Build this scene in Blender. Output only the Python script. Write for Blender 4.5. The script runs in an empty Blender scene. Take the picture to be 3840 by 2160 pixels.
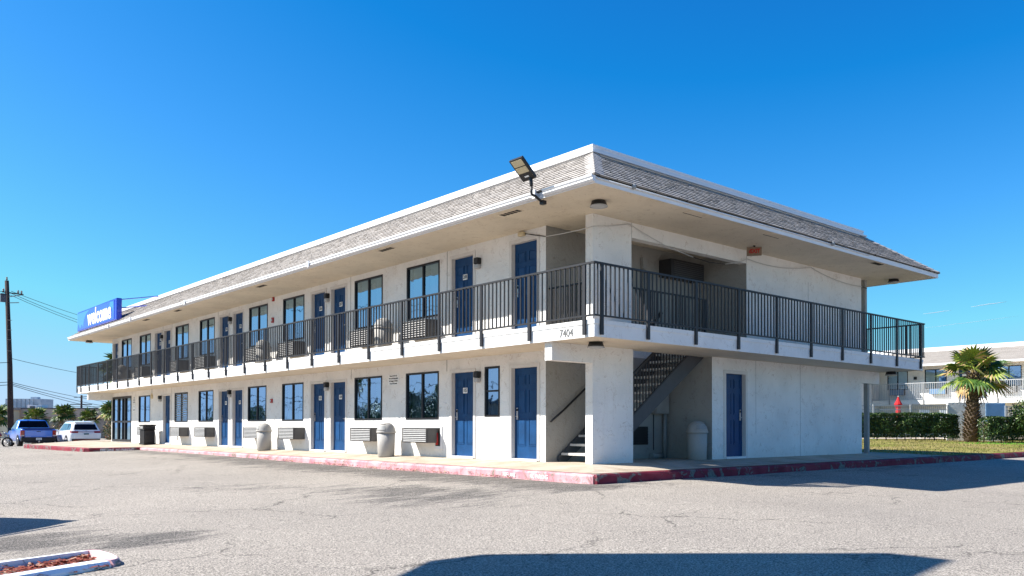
import bpy, bmesh, math, random
from mathutils import Vector, Matrix, noise
R=math.radians
random.seed(7)
sc=bpy.context.scene
COL=sc.collection
# ------------------------------------------------------------------ materials
def mat(name,col,rough=.7,metal=0.,spec=.3,bump=None,var=None,coat=0.):
    """col base colour; bump=(scale,strength,detail); var=(scale,amount)"""
    m=bpy.data.materials.new(name); m.use_nodes=True
    nt=m.node_tree; b=nt.nodes['Principled BSDF']
    b.inputs['Base Color'].default_value=(*col,1); b.inputs['Roughness'].default_value=rough
    b.inputs['Metallic'].default_value=metal; b.inputs['Specular IOR Level'].default_value=spec
    b.inputs['Coat Weight'].default_value=coat
    tc=nt.nodes.new('ShaderNodeTexCoord')
    if var:
        n=nt.nodes.new('ShaderNodeTexNoise'); n.inputs['Scale'].default_value=var[0]; n.inputs['Detail'].default_value=6
        n.inputs['Roughness'].default_value=.65
        nt.links.new(tc.outputs['Object'],n.inputs['Vector'])
        r=nt.nodes.new('ShaderNodeMapRange'); r.inputs[1].default_value=.3; r.inputs[2].default_value=.7
        r.inputs[3].default_value=1-var[1]; r.inputs[4].default_value=1+var[1]*.5
        nt.links.new(n.outputs['Fac'],r.inputs[0])
        mx=nt.nodes.new('ShaderNodeVectorMath'); mx.operation='SCALE'; mx.inputs[0].default_value=col
        nt.links.new(r.outputs[0],mx.inputs['Scale']); nt.links.new(mx.outputs[0],b.inputs['Base Color'])
    if bump:
        n=nt.nodes.new('ShaderNodeTexNoise'); n.inputs['Scale'].default_value=bump[0]; n.inputs['Detail'].default_value=bump[2] if len(bump)>2 else 4
        nt.links.new(tc.outputs['Object'],n.inputs['Vector'])
        bp=nt.nodes.new('ShaderNodeBump'); bp.inputs['Strength'].default_value=bump[1]; bp.inputs['Distance'].default_value=.02
        nt.links.new(n.outputs['Fac'],bp.inputs['Height']); nt.links.new(bp.outputs[0],b.inputs['Normal'])
    return m
def nodes(m): return m.node_tree.nodes, m.node_tree.links, m.node_tree.nodes['Principled BSDF']
def N(nt,t,**k):
    n=nt.new(t)
    for a,v in k.items():
        if a.startswith('i_'): n.inputs[a[2:].replace('_',' ')].default_value=v
        else: setattr(n,a,v)
    return n
def ramp(nt,pts):
    r=nt.new('ShaderNodeValToRGB'); e=r.color_ramp.elements
    e[0].position=pts[0][0]; e[0].color=(*pts[0][1],1); e[1].position=pts[1][0]; e[1].color=(*pts[1][1],1)
    for p,c in pts[2:]:
        x=e.new(p); x.color=(*c,1)
    return r
def g3(v): return (v,v,v)

def stucco_mat(name,col,strength=.55):
    m=mat(name,col,.85,spec=.2); nt,lk,b=nodes(m)
    tc=N(nt,'ShaderNodeTexCoord')
    # knock-down texture: ridges with short dark pits
    n1=N(nt,'ShaderNodeTexNoise',i_Scale=4.6,i_Detail=5.,i_Roughness=.62,i_Distortion=.8)
    n2=N(nt,'ShaderNodeTexNoise',i_Scale=45.,i_Detail=4.)
    for n in(n1,n2): lk.new(tc.outputs['Object'],n.inputs['Vector'])
    add=N(nt,'ShaderNodeMath',operation='MULTIPLY_ADD'); add.inputs[1].default_value=.35
    lk.new(n2.outputs['Fac'],add.inputs[0]); lk.new(n1.outputs['Fac'],add.inputs[2])
    bp=N(nt,'ShaderNodeBump',i_Strength=strength,i_Distance=.03)
    lk.new(add.outputs[0],bp.inputs['Height']); lk.new(bp.outputs[0],b.inputs['Normal'])
    # pits: thin crossings of a noise contour
    a=N(nt,'ShaderNodeMath',operation='SUBTRACT'); a.inputs[1].default_value=.56; lk.new(n1.outputs['Fac'],a.inputs[0])
    ab=N(nt,'ShaderNodeMath',operation='ABSOLUTE'); lk.new(a.outputs[0],ab.inputs[0])
    n3=N(nt,'ShaderNodeTexNoise',i_Scale=5.5,i_Detail=2.); mp=N(nt,'ShaderNodeMapping'); mp.inputs['Location'].default_value=(7,3,1)
    lk.new(tc.outputs['Object'],mp.inputs['Vector']); lk.new(mp.outputs[0],n3.inputs['Vector'])
    mk=N(nt,'ShaderNodeMapRange'); mk.inputs[1].default_value=.44; mk.inputs[2].default_value=.6; lk.new(n3.outputs['Fac'],mk.inputs[0])
    ln=N(nt,'ShaderNodeMapRange'); ln.inputs[1].default_value=0.; ln.inputs[2].default_value=.018; ln.inputs[3].default_value=1; ln.inputs[4].default_value=0
    lk.new(ab.outputs[0],ln.inputs[0])
    mu=N(nt,'ShaderNodeMath',operation='MULTIPLY'); lk.new(ln.outputs[0],mu.inputs[0]); lk.new(mk.outputs[0],mu.inputs[1])
    big=N(nt,'ShaderNodeTexNoise',i_Scale=1.1,i_Detail=5.); lk.new(tc.outputs['Object'],big.inputs['Vector'])
    rr=ramp(nt,[(.3,tuple(c*.88 for c in col)),(.62,col)]); lk.new(big.outputs['Fac'],rr.inputs[0])
    mx=N(nt,'ShaderNodeMix',data_type='RGBA'); mx.inputs[7].default_value=(col[0]*.5,col[1]*.42,col[2]*.36,1)
    m2=N(nt,'ShaderNodeMath',operation='MULTIPLY'); m2.inputs[1].default_value=.66; lk.new(mu.outputs[0],m2.inputs[0])
    lk.new(m2.outputs[0],mx.inputs[0]); lk.new(rr.outputs[0],mx.inputs[6])
    sp=N(nt,'ShaderNodeMapping'); sp.inputs['Scale'].default_value=(3.2,3.2,.28); lk.new(tc.outputs['Object'],sp.inputs['Vector'])
    st=N(nt,'ShaderNodeTexNoise',i_Scale=1.6,i_Detail=6.,i_Roughness=.6); lk.new(sp.outputs[0],st.inputs['Vector'])
    sr=N(nt,'ShaderNodeMapRange'); sr.inputs[1].default_value=.56; sr.inputs[2].default_value=.76; sr.inputs[4].default_value=.16; lk.new(st.outputs['Fac'],sr.inputs[0])
    sz=N(nt,'ShaderNodeSeparateXYZ'); lk.new(tc.outputs['Object'],sz.inputs[0])
    bd=N(nt,'ShaderNodeMapRange'); bd.inputs[1].default_value=.0; bd.inputs[2].default_value=.30; bd.inputs[3].default_value=.55; bd.inputs[4].default_value=0; lk.new(sz.outputs['Z'],bd.inputs[0])
    bm_=N(nt,'ShaderNodeMath',operation='MULTIPLY'); lk.new(bd.outputs[0],bm_.inputs[0]); lk.new(n2.outputs['Fac'],bm_.inputs[1])
    sm_=N(nt,'ShaderNodeMath',operation='MAXIMUM'); lk.new(sr.outputs[0],sm_.inputs[0]); lk.new(bm_.outputs[0],sm_.inputs[1])
    mz=N(nt,'ShaderNodeMix',data_type='RGBA'); mz.inputs[7].default_value=(col[0]*.62,col[1]*.58,col[2]*.52,1)
    lk.new(sm_.outputs[0],mz.inputs[0]); lk.new(mx.outputs[2],mz.inputs[6]); lk.new(mz.outputs[2],b.inputs['Base Color'])
    return m
M={}
M['stucco']=stucco_mat('stucco_white',(.84,.82,.785),1.)
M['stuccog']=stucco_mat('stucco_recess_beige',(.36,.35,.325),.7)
M['soffit']=stucco_mat('soffit_stucco',(.74,.645,.51),.45)
M['slab']=stucco_mat('slab_edge_stucco',(.82,.80,.77),.5)
M['white']=mat('white_trim',(.74,.74,.75),.45,bump=(30,.08),var=(3,.05))
M['jamb']=mat('door_frame_paint',(.68,.65,.61),.55,var=(4,.08))
M['navy']=mat('blue_door_paint',(.005,.052,.155),.5,spec=.25,var=(3.,.28),bump=(14,.12))
M['metal']=mat('satin_lock_metal',(.55,.55,.56),.3,1.)
M['black']=mat('black_window_frame',(.012,.012,.014),.4)
M['rail']=mat('charcoal_rail_paint',(.024,.024,.028),.5,spec=.3,var=(6,.2))
M['acbody']=mat('bronze_ac_case',(.085,.082,.08),.5,var=(5,.2))
M['aclouv']=mat('ac_louvre',(.34,.335,.33),.45,var=(8,.15))
M['acdark']=mat('ac_shadow_gap',(.008,.008,.008),.8)
M['curtain']=mat('pale_curtain',(.62,.68,.70),.9,var=(2,.1))
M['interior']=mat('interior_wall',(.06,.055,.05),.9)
M['blind']=mat('grey_blind',(.32,.34,.35),.6)
M['plate']=mat('white_plate',(.82,.82,.80),.5)
M['letter']=mat('black_letter',(.015,.015,.02),.6)
M['wletter']=mat('white_letter',(.85,.85,.85),.5)
M['gletter']=mat('weathered_number',(.17,.165,.155),.6)
M['trash']=mat('pebble_beige_bin',(.40,.38,.35),.75,bump=(60,.3),var=(90,.18))
M['binblack']=mat('black_bin_plastic',(.02,.018,.018),.4,var=(8,.3))
M['signblue']=mat('sign_blue',(.006,.03,.42),.25,spec=.5,coat=.4)
M['signblue2']=mat('sign_face_blue',(.008,.07,.62),.16,spec=.6,coat=.6)
M['signlight']=mat('sign_face_light_blue',(.03,.22,.75),.16,spec=.6,coat=.6)
M['redalarm']=mat('alarm_red',(.38,.02,.02),.4)
M['lampblack']=mat('lamp_black',(.02,.02,.022),.4)
M['lens']=mat('lamp_lens',(.42,.42,.42),.25)
M['led']=mat('led_panel',(.62,.52,.33),.35,var=(60,.15))
M['treadc']=mat('stair_tread_concrete',(.62,.59,.54),.8,var=(10,.2),bump=(50,.2))
M['steel']=mat('grey_stair_steel',(.065,.07,.078),.55,var=(5,.15))
M['cable']=mat('white_cable',(.55,.54,.52),.6)
M['cableb']=mat('black_cable',(.02,.02,.02),.6)
M['exit']=mat('exit_sign_case',(.26,.18,.12),.5,var=(20,.2))
M['exitred']=mat('exit_red',(.45,.01,.01),.5)
M['wood']=mat('tarred_pole_wood',(.045,.03,.028),.9,var=(8,.4),bump=(20,.5))
M['insul']=mat('insulator',(.25,.2,.18),.4)
M['umb']=mat('red_umbrella_cloth',(.45,.015,.02),.8)
M['postgrey']=mat('grey_post',(.30,.30,.29),.6,var=(6,.15))
M['louvdark']=mat('dark_louvre_metal',(.03,.03,.032),.5)
M['fencew']=mat('pale_fence_metal',(.5,.5,.5),.5)
M['poolw']=mat('pool_furniture_white',(.75,.78,.8),.6)
M['bluepanel']=mat('faded_blue_paint',(.20,.38,.62),.8,var=(2,.2))
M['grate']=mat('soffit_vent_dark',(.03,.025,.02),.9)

def glass_mat():
    m=bpy.data.materials.new('window_glass'); m.use_nodes=True; nt=m.node_tree.nodes; lk=m.node_tree.links
    nt.clear(); o=nt.new('ShaderNodeOutputMaterial'); g=nt.new('ShaderNodeBsdfGlossy'); t=nt.new('ShaderNodeBsdfTransparent')
    g.inputs['Roughness'].default_value=.02; g.inputs['Color'].default_value=(.50,.76,1,1); t.inputs['Color'].default_value=(.66,.76,.80,1)
    lw=nt.new('ShaderNodeFresnel'); lw.inputs['IOR'].default_value=2.1
    tc=nt.new('ShaderNodeTexCoord'); n=nt.new('ShaderNodeTexNoise'); n.inputs['Scale'].default_value=1.6
    bp=nt.new('ShaderNodeBump'); bp.inputs['Strength'].default_value=.05; bp.inputs['Distance'].default_value=.1
    lk.new(tc.outputs['Object'],n.inputs['Vector']); lk.new(n.outputs['Fac'],bp.inputs['Height']); lk.new(bp.outputs[0],g.inputs['Normal'])
    mr=nt.new('ShaderNodeMath'); mr.operation='MULTIPLY_ADD'; mr.inputs[1].default_value=1.5; mr.inputs[2].default_value=.36; mr.use_clamp=True
    mx=nt.new('ShaderNodeMixShader'); lk.new(lw.outputs[0],mr.inputs[0]); lk.new(mr.outputs[0],mx.inputs[0])
    lk.new(t.outputs[0],mx.inputs[1]); lk.new(g.outputs[0],mx.inputs[2]); lk.new(mx.outputs[0],o.inputs[0]); return m
M['glass']=glass_mat()
def shingle_mat():
    m=mat('asphalt_shingle',(.3,.29,.28),.95,spec=.15); nt,lk,b=nodes(m)
    tc=N(nt,'ShaderNodeTexCoord'); n=N(nt,'ShaderNodeTexNoise',i_Scale=120.,i_Detail=3.); lk.new(tc.outputs['Object'],n.inputs['Vector'])
    at=N(nt,'ShaderNodeAttribute',attribute_name='tone')
    r1=ramp(nt,[(.3,(.28,.26,.245)),(.7,(.66,.62,.58))]); lk.new(n.outputs['Fac'],r1.inputs[0])
    r2=ramp(nt,[(0,(.50,.48,.46)),(.12,(.86,.85,.84))]); _e=r2.color_ramp.elements.new(1.); _e.color=(1.1,1.08,1.05,1); lk.new(at.outputs['Fac'],r2.inputs[0])
    mx=N(nt,'ShaderNodeMix',data_type='RGBA',blend_type='MULTIPLY'); mx.inputs[0].default_value=1
    lk.new(r1.outputs[0],mx.inputs[6]); lk.new(r2.outputs[0],mx.inputs[7]); lk.new(mx.outputs[2],b.inputs['Base Color'])
    return m
M['shingle']=shingle_mat()
def asphalt_mat():
    m=mat('worn_asphalt',(.3,.3,.3),.93,spec=.2); nt,lk,b=nodes(m)
    tc=N(nt,'ShaderNodeTexCoord')
    gr=N(nt,'ShaderNodeTexNoise',i_Scale=55.,i_Detail=8.,i_Roughness=.78); lk.new(tc.outputs['Object'],gr.inputs['Vector'])
    vo=N(nt,'ShaderNodeTexVoronoi',i_Scale=75.,i_Randomness=1.); lk.new(tc.outputs['Object'],vo.inputs['Vector'])
    base=ramp(nt,[(.38,(.06,.053,.047)),(.46,(.24,.214,.186)),(.55,(.535,.482,.412)),(.68,(.82,.74,.635))]); lk.new(gr.outputs['Fac'],base.inputs[0])
    vr=ramp(nt,[(.1,(1.12,1.1,1.08)),(.75,(.62,.62,.63))]); lk.new(vo.outputs['Distance'],vr.inputs[0])
    mx=N(nt,'ShaderNodeMix',data_type='RGBA',blend_type='MULTIPLY'); mx.inputs[0].default_value=.8
    lk.new(base.outputs[0],mx.inputs[6]); lk.new(vr.outputs[0],mx.inputs[7])
    # broad tone
    big=N(nt,'ShaderNodeTexNoise',i_Scale=.22,i_Detail=6.,i_Roughness=.6); lk.new(tc.outputs['Object'],big.inputs['Vector'])
    br=ramp(nt,[(.3,(.84,.835,.83)),(.65,(1.04,1.03,1.01))]); lk.new(big.outputs['Fac'],br.inputs[0])
    mx2=N(nt,'ShaderNodeMix',data_type='RGBA',blend_type='MULTIPLY'); mx2.inputs[0].default_value=1
    lk.new(mx.outputs[2],mx2.inputs[6]); lk.new(br.outputs[0],mx2.inputs[7])
    # worn dark patches where the binder shows (near the kerb and by the island): attribute 'stain'
    at=N(nt,'ShaderNodeAttribute',attribute_name='stain')
    sn=N(nt,'ShaderNodeTexNoise',i_Scale=1.5,i_Detail=9.,i_Roughness=.78,i_Distortion=.4)
    mp=N(nt,'ShaderNodeMapping'); mp.inputs['Rotation'].default_value=(0,0,R(-40)); mp.inputs['Scale'].default_value=(.6,1.5,1)
    lk.new(tc.outputs['Object'],mp.inputs['Vector']); lk.new(mp.outputs[0],sn.inputs['Vector'])
    sa=N(nt,'ShaderNodeMath',operation='MULTIPLY_ADD'); sa.inputs[1].default_value=2.4; lk.new(sn.outputs['Fac'],sa.inputs[0]); lk.new(at.outputs['Fac'],sa.inputs[2])
    sr=N(nt,'ShaderNodeMapRange'); sr.inputs[1].default_value=1.60; sr.inputs[2].default_value=2.0; sr.inputs[4].default_value=.97; lk.new(sa.outputs[0],sr.inputs[0])
    mx3=N(nt,'ShaderNodeMix',data_type='RGBA',blend_type='MULTIPLY'); mx3.inputs[7].default_value=(.24,.25,.275,1)
    gm=N(nt,'ShaderNodeMath',operation='MULTIPLY'); lk.new(sr.outputs[0],gm.inputs[0])
    g2=N(nt,'ShaderNodeMapRange'); g2.inputs[1].default_value=.4; g2.inputs[2].default_value=.62; g2.inputs[3].default_value=1.15; g2.inputs[4].default_value=.4; lk.new(gr.outputs['Fac'],g2.inputs[0])
    lk.new(g2.outputs[0],gm.inputs[1]); gm.use_clamp=True
    lk.new(gm.outputs[0],mx3.inputs[0]); lk.new(mx2.outputs[2],mx3.inputs[6])
    # cracks
    wn=N(nt,'ShaderNodeTexNoise',i_Scale=1.3,i_Detail=5.,i_Roughness=.65); lk.new(tc.outputs['Object'],wn.inputs['Vector'])
    sc_=N(nt,'ShaderNodeVectorMath',operation='SCALE'); sc_.inputs['Scale'].default_value=.9; lk.new(wn.outputs['Color'],sc_.inputs[0])
    ad=N(nt,'ShaderNodeVectorMath',operation='ADD'); lk.new(tc.outputs['Object'],ad.inputs[0]); lk.new(sc_.outputs[0],ad.inputs[1])
    prev=mx3
    for scale,wid,lo,hi,loc in((.36,.009,.47,.55,(0,0,0)),(1.5,.022,.60,.68,(5,9,0))):
        cv=N(nt,'ShaderNodeTexVoronoi',feature='DISTANCE_TO_EDGE',i_Scale=scale); lk.new(ad.outputs[0],cv.inputs['Vector'])
        cr=N(nt,'ShaderNodeMapRange'); cr.inputs[1].default_value=0; cr.inputs[2].default_value=wid; cr.inputs[3].default_value=.85; cr.inputs[4].default_value=0; lk.new(cv.outputs['Distance'],cr.inputs[0])
        mn=N(nt,'ShaderNodeTexNoise',i_Scale=.35,i_Detail=3.); m_=N(nt,'ShaderNodeMapping'); m_.inputs['Location'].default_value=loc; lk.new(tc.outputs['Object'],m_.inputs['Vector']); lk.new(m_.outputs[0],mn.inputs['Vector'])
        k=N(nt,'ShaderNodeMapRange'); k.inputs[1].default_value=lo; k.inputs[2].default_value=hi; lk.new(mn.outputs['Fac'],k.inputs[0])
        mm=N(nt,'ShaderNodeMath',operation='MULTIPLY'); lk.new(cr.outputs[0],mm.inputs[0]); lk.new(k.outputs[0],mm.inputs[1])
        nx=N(nt,'ShaderNodeMix',data_type='RGBA'); nx.inputs[7].default_value=(.05,.045,.04,1)
        lk.new(mm.outputs[0],nx.inputs[0]); lk.new(prev.outputs[2],nx.inputs[6]); prev=nx
    lk.new(prev.outputs[2],b.inputs['Base Color'])
    bp=N(nt,'ShaderNodeBump',i_Strength=.55,i_Distance=.012); lk.new(gr.outputs['Fac'],bp.inputs['Height']); lk.new(bp.outputs[0],b.inputs['Normal'])
    return m
M['asphalt']=asphalt_mat()
def walk_mat():
    m=mat('sidewalk_concrete',(.6,.52,.42),.9,spec=.15); nt,lk,b=nodes(m); tc=N(nt,'ShaderNodeTexCoord')
    n=N(nt,'ShaderNodeTexNoise',i_Scale=1.4,i_Detail=8.,i_Roughness=.65); lk.new(tc.outputs['Object'],n.inputs['Vector'])
    r=ramp(nt,[(.3,(.33,.26,.185)),(.5,(.47,.395,.305)),(.72,(.55,.485,.40))]); lk.new(n.outputs['Fac'],r.inputs[0])
    f=N(nt,'ShaderNodeTexNoise',i_Scale=90.,i_Detail=3.); lk.new(tc.outputs['Object'],f.inputs['Vector'])
    fr=ramp(nt,[(.3,g3(.82)),(.7,g3(1.06))]); lk.new(f.outputs['Fac'],fr.inputs[0])
    mx=N(nt,'ShaderNodeMix',data_type='RGBA',blend_type='MULTIPLY'); mx.inputs[0].default_value=1
    lk.new(r.outputs[0],mx.inputs[6]); lk.new(fr.outputs[0],mx.inputs[7])
    # joints every 1.5 m along each walk
    sep=N(nt,'ShaderNodeSeparateXYZ'); lk.new(tc.outputs['Object'],sep.inputs[0])
    prev=mx
    for ax,per,off in(('Y',3.02,1.4),('X',3.0,0.05)):
        a=N(nt,'ShaderNodeMath',operation='ADD'); a.inputs[1].default_value=off+60; lk.new(sep.outputs[ax],a.inputs[0])
        mo=N(nt,'ShaderNodeMath',operation='MODULO'); mo.inputs[1].default_value=per; lk.new(a.outputs[0],mo.inputs[0])
        lt=N(nt,'ShaderNodeMath',operation='LESS_THAN'); lt.inputs[1].default_value=.018; lk.new(mo.outputs[0],lt.inputs[0])
        h=N(nt,'ShaderNodeMath',operation='MULTIPLY'); h.inputs[1].default_value=.75; lk.new(lt.outputs[0],h.inputs[0])
        nx=N(nt,'ShaderNodeMix',data_type='RGBA'); nx.inputs[7].default_value=(.07,.055,.04,1)
        lk.new(h.outputs[0],nx.inputs[0]); lk.new(prev.outputs[2],nx.inputs[6]); prev=nx
    lk.new(prev.outputs[2],b.inputs['Base Color'])
    bp=N(nt,'ShaderNodeBump',i_Strength=.3,i_Distance=.01); lk.new(f.outputs['Fac'],bp.inputs['Height']); lk.new(bp.outputs[0],b.inputs['Normal'])
    return m
M['walk']=walk_mat()
def kerb_mat(name,c1,c2,under,lo=.56,hi=.6,grime=True):
    m=mat(name,c1,.75,spec=.25); nt,lk,b=nodes(m); tc=N(nt,'ShaderNodeTexCoord')
    n=N(nt,'ShaderNodeTexNoise',i_Scale=3.,i_Detail=4.); lk.new(tc.outputs['Object'],n.inputs['Vector'])
    r=ramp(nt,[(.35,c1),(.65,c2)]); lk.new(n.outputs['Fac'],r.inputs[0])
    w=N(nt,'ShaderNodeTexNoise',i_Scale=2.6,i_Detail=8.,i_Roughness=.68,i_Distortion=1.1); lk.new(tc.outputs['Object'],w.inputs['Vector'])
    wr=N(nt,'ShaderNodeMapRange'); wr.inputs[1].default_value=lo; wr.inputs[2].default_value=hi; lk.new(w.outputs['Fac'],wr.inputs[0])
    u=N(nt,'ShaderNodeTexNoise',i_Scale=25.,i_Detail=5.); lk.new(tc.outputs['Object'],u.inputs['Vector'])
    ur=ramp(nt,[(.3,tuple(x*.5 for x in under)),(.7,under)]); lk.new(u.outputs['Fac'],ur.inputs[0])
    mx=N(nt,'ShaderNodeMix',data_type='RGBA'); lk.new(wr.outputs[0],mx.inputs[0]); lk.new(r.outputs[0],mx.inputs[6]); lk.new(ur.outputs[0],mx.inputs[7])
    # dark chipped rim lines around worn spots
    a=N(nt,'ShaderNodeMath',operation='SUBTRACT'); a.inputs[1].default_value=lo-.012; lk.new(w.outputs['Fac'],a.inputs[0])
    ab=N(nt,'ShaderNodeMath',operation='ABSOLUTE'); lk.new(a.outputs[0],ab.inputs[0])
    l=N(nt,'ShaderNodeMapRange'); l.inputs[1].default_value=0; l.inputs[2].default_value=.014; l.inputs[3].default_value=.8; l.inputs[4].default_value=0; lk.new(ab.outputs[0],l.inputs[0])
    m3=N(nt,'ShaderNodeMix',data_type='RGBA'); m3.inputs[7].default_value=(.07,.03,.03,1); lk.new(l.outputs[0],m3.inputs[0]); lk.new(mx.outputs[2],m3.inputs[6])
    lk.new(m3.outputs[2],b.inputs['Base Color'])
    bp=N(nt,'ShaderNodeBump',i_Strength=.5,i_Distance=.02); lk.new(w.outputs['Fac'],bp.inputs['Height']); lk.new(bp.outputs[0],b.inputs['Normal'])
    return m
M['kerbpink']=kerb_mat('sunlit_faded_red_kerb_paint',(.50,.20,.23),(.62,.38,.39),(.30,.25,.20),.56,.61)  # faded red paint, its colour also lightened to look sunlit
M['kerbred']=kerb_mat('red_kerb_paint',(.19,.012,.028),(.27,.035,.055),(.22,.21,.19),.54,.58)
M['kerbwhite']=kerb_mat('chipped_white_kerb_paint',(.80,.82,.85),(.72,.76,.82),(.04,.035,.04),.60,.63)
M['kerbrose']=kerb_mat('pink_island_end',(.74,.42,.42),(.80,.60,.58),(.3,.26,.22),.62,.65)
M['mulchwall']=mat('bare_kerb_concrete',(.34,.28,.20),.9,var=(6,.3),bump=(30,.4))
def grass_mat():
    m=mat('patchy_lawn',(.2,.2,.05),.95,spec=.1); nt,lk,b=nodes(m); tc=N(nt,'ShaderNodeTexCoord')
    n=N(nt,'ShaderNodeTexNoise',i_Scale=.5,i_Detail=8.,i_Roughness=.7); lk.new(tc.outputs['Object'],n.inputs['Vector'])
    r=ramp(nt,[(.36,(.13,.20,.015)),(.47,(.26,.24,.06)),(.58,(.36,.27,.12)),(.7,(.22,.23,.04))]); lk.new(n.outputs['Fac'],r.inputs[0])
    f=N(nt,'ShaderNodeTexNoise',i_Scale=30.,i_Detail=5.); lk.new(tc.outputs['Object'],f.inputs['Vector'])
    fr=ramp(nt,[(.3,g3(.45)),(.7,g3(1.2))]); lk.new(f.outputs['Fac'],fr.inputs[0])
    mx=N(nt,'ShaderNodeMix',data_type='RGBA',blend_type='MULTIPLY'); mx.inputs[0].default_value=1
    lk.new(r.outputs[0],mx.inputs[6]); lk.new(fr.outputs[0],mx.inputs[7]); lk.new(mx.outputs[2],b.inputs['Base Color']); return m
M['lawn']=grass_mat()
M['blade']=mat('grass_blade',(.22,.20,.06),.8,var=(.6,.5))
M['bladeg']=mat('fresh_grass_blade',(.06,.28,.01),.8)
def leaf_mat(name,c,rough=.55,tr=.0):
    m=mat(name,c,rough,spec=.35,var=(2.5,.35))
    return m
M['leafd']=leaf_mat('dark_hedge_leaf',(.022,.05,.014),.35)
M['leafm']=leaf_mat('mid_hedge_leaf',(.05,.10,.022),.4)
M['leafl']=leaf_mat('light_hedge_leaf',(.12,.17,.04),.4)
M['flower']=mat('red_oleander_flower',(.5,.04,.06),.7)
M['palmg']=leaf_mat('palm_green',(.045,.10,.014),.45)
M['palmy']=leaf_mat('palm_yellow_green',(.20,.25,.03),.5)
M['palmt']=leaf_mat('palm_dry_tan',(.50,.34,.15),.8)
M['palmtrunk']=mat('palm_trunk_boots',(.42,.31,.20),.95,var=(7,.5),bump=(20,.6))
M['palmtrunkd']=mat('palm_trunk_core',(.11,.08,.055),.95,var=(7,.4))
M['petiole']=mat('palm_petiole',(.34,.26,.09),.6)
M['bark']=mat('bark',(.1,.075,.05),.95,bump=(15,.6))
M['mulch']=mat('red_wood_mulch',(.28,.06,.035),.9,var=(25,.5),bump=(30,.8))
M['mulch2']=mat('bleached_mulch_chip',(.55,.30,.20),.9)
M['tanwall']=mat('tan_block_wall',(.30,.25,.22),.9,var=(2,.15))
M['tandark']=mat('brown_fascia_band',(.46,.35,.28),.8,var=(.3,.2))
M['cream']=mat('cream_column',(.72,.60,.42),.8)
M['hvac']=mat('rooftop_unit_metal',(.42,.48,.55),.5,var=(.8,.2))
M['hvacd']=mat('rooftop_dark',(.08,.09,.11),.6)
M['tire']=mat('tyre_rubber',(.02,.02,.02),.8)
M['rim']=mat('alloy_rim',(.45,.45,.47),.3,.9)
M['bluecar']=mat('blue_car_paint',(.045,.19,.70),.28,.25,.5,coat=.8)
M['whitecar']=mat('white_car_paint',(.80,.81,.83),.25,0,.5,coat=.8)
M['cglass']=mat('tinted_car_glass',(.006,.007,.009),.12,0,.18)
M['cglasslt']=mat('side_car_glass',(.05,.10,.16),.06,0,.9)
M['tail']=mat('tail_light_red',(.30,.008,.012),.2,coat=.6)
M['blackpl']=mat('black_bumper_plastic',(.02,.02,.022),.5)
M['silver']=mat('silver_trim',(.45,.46,.48),.35,.7)
M['plateb']=mat('teal_number_plate',(.05,.13,.13),.5)
M['bikered']=mat('motorcycle_red',(.35,.03,.02),.3,coat=.6)
M['sand']=mat('far_ground',(.24,.22,.19),.95,var=(.05,.3))
M['yellowp']=mat('worn_line_paint',(.62,.56,.38),.9,var=(5,.4))
M['patch']=mat('concrete_patch',(.40,.385,.36),.9,var=(12,.25),bump=(60,.3))

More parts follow.
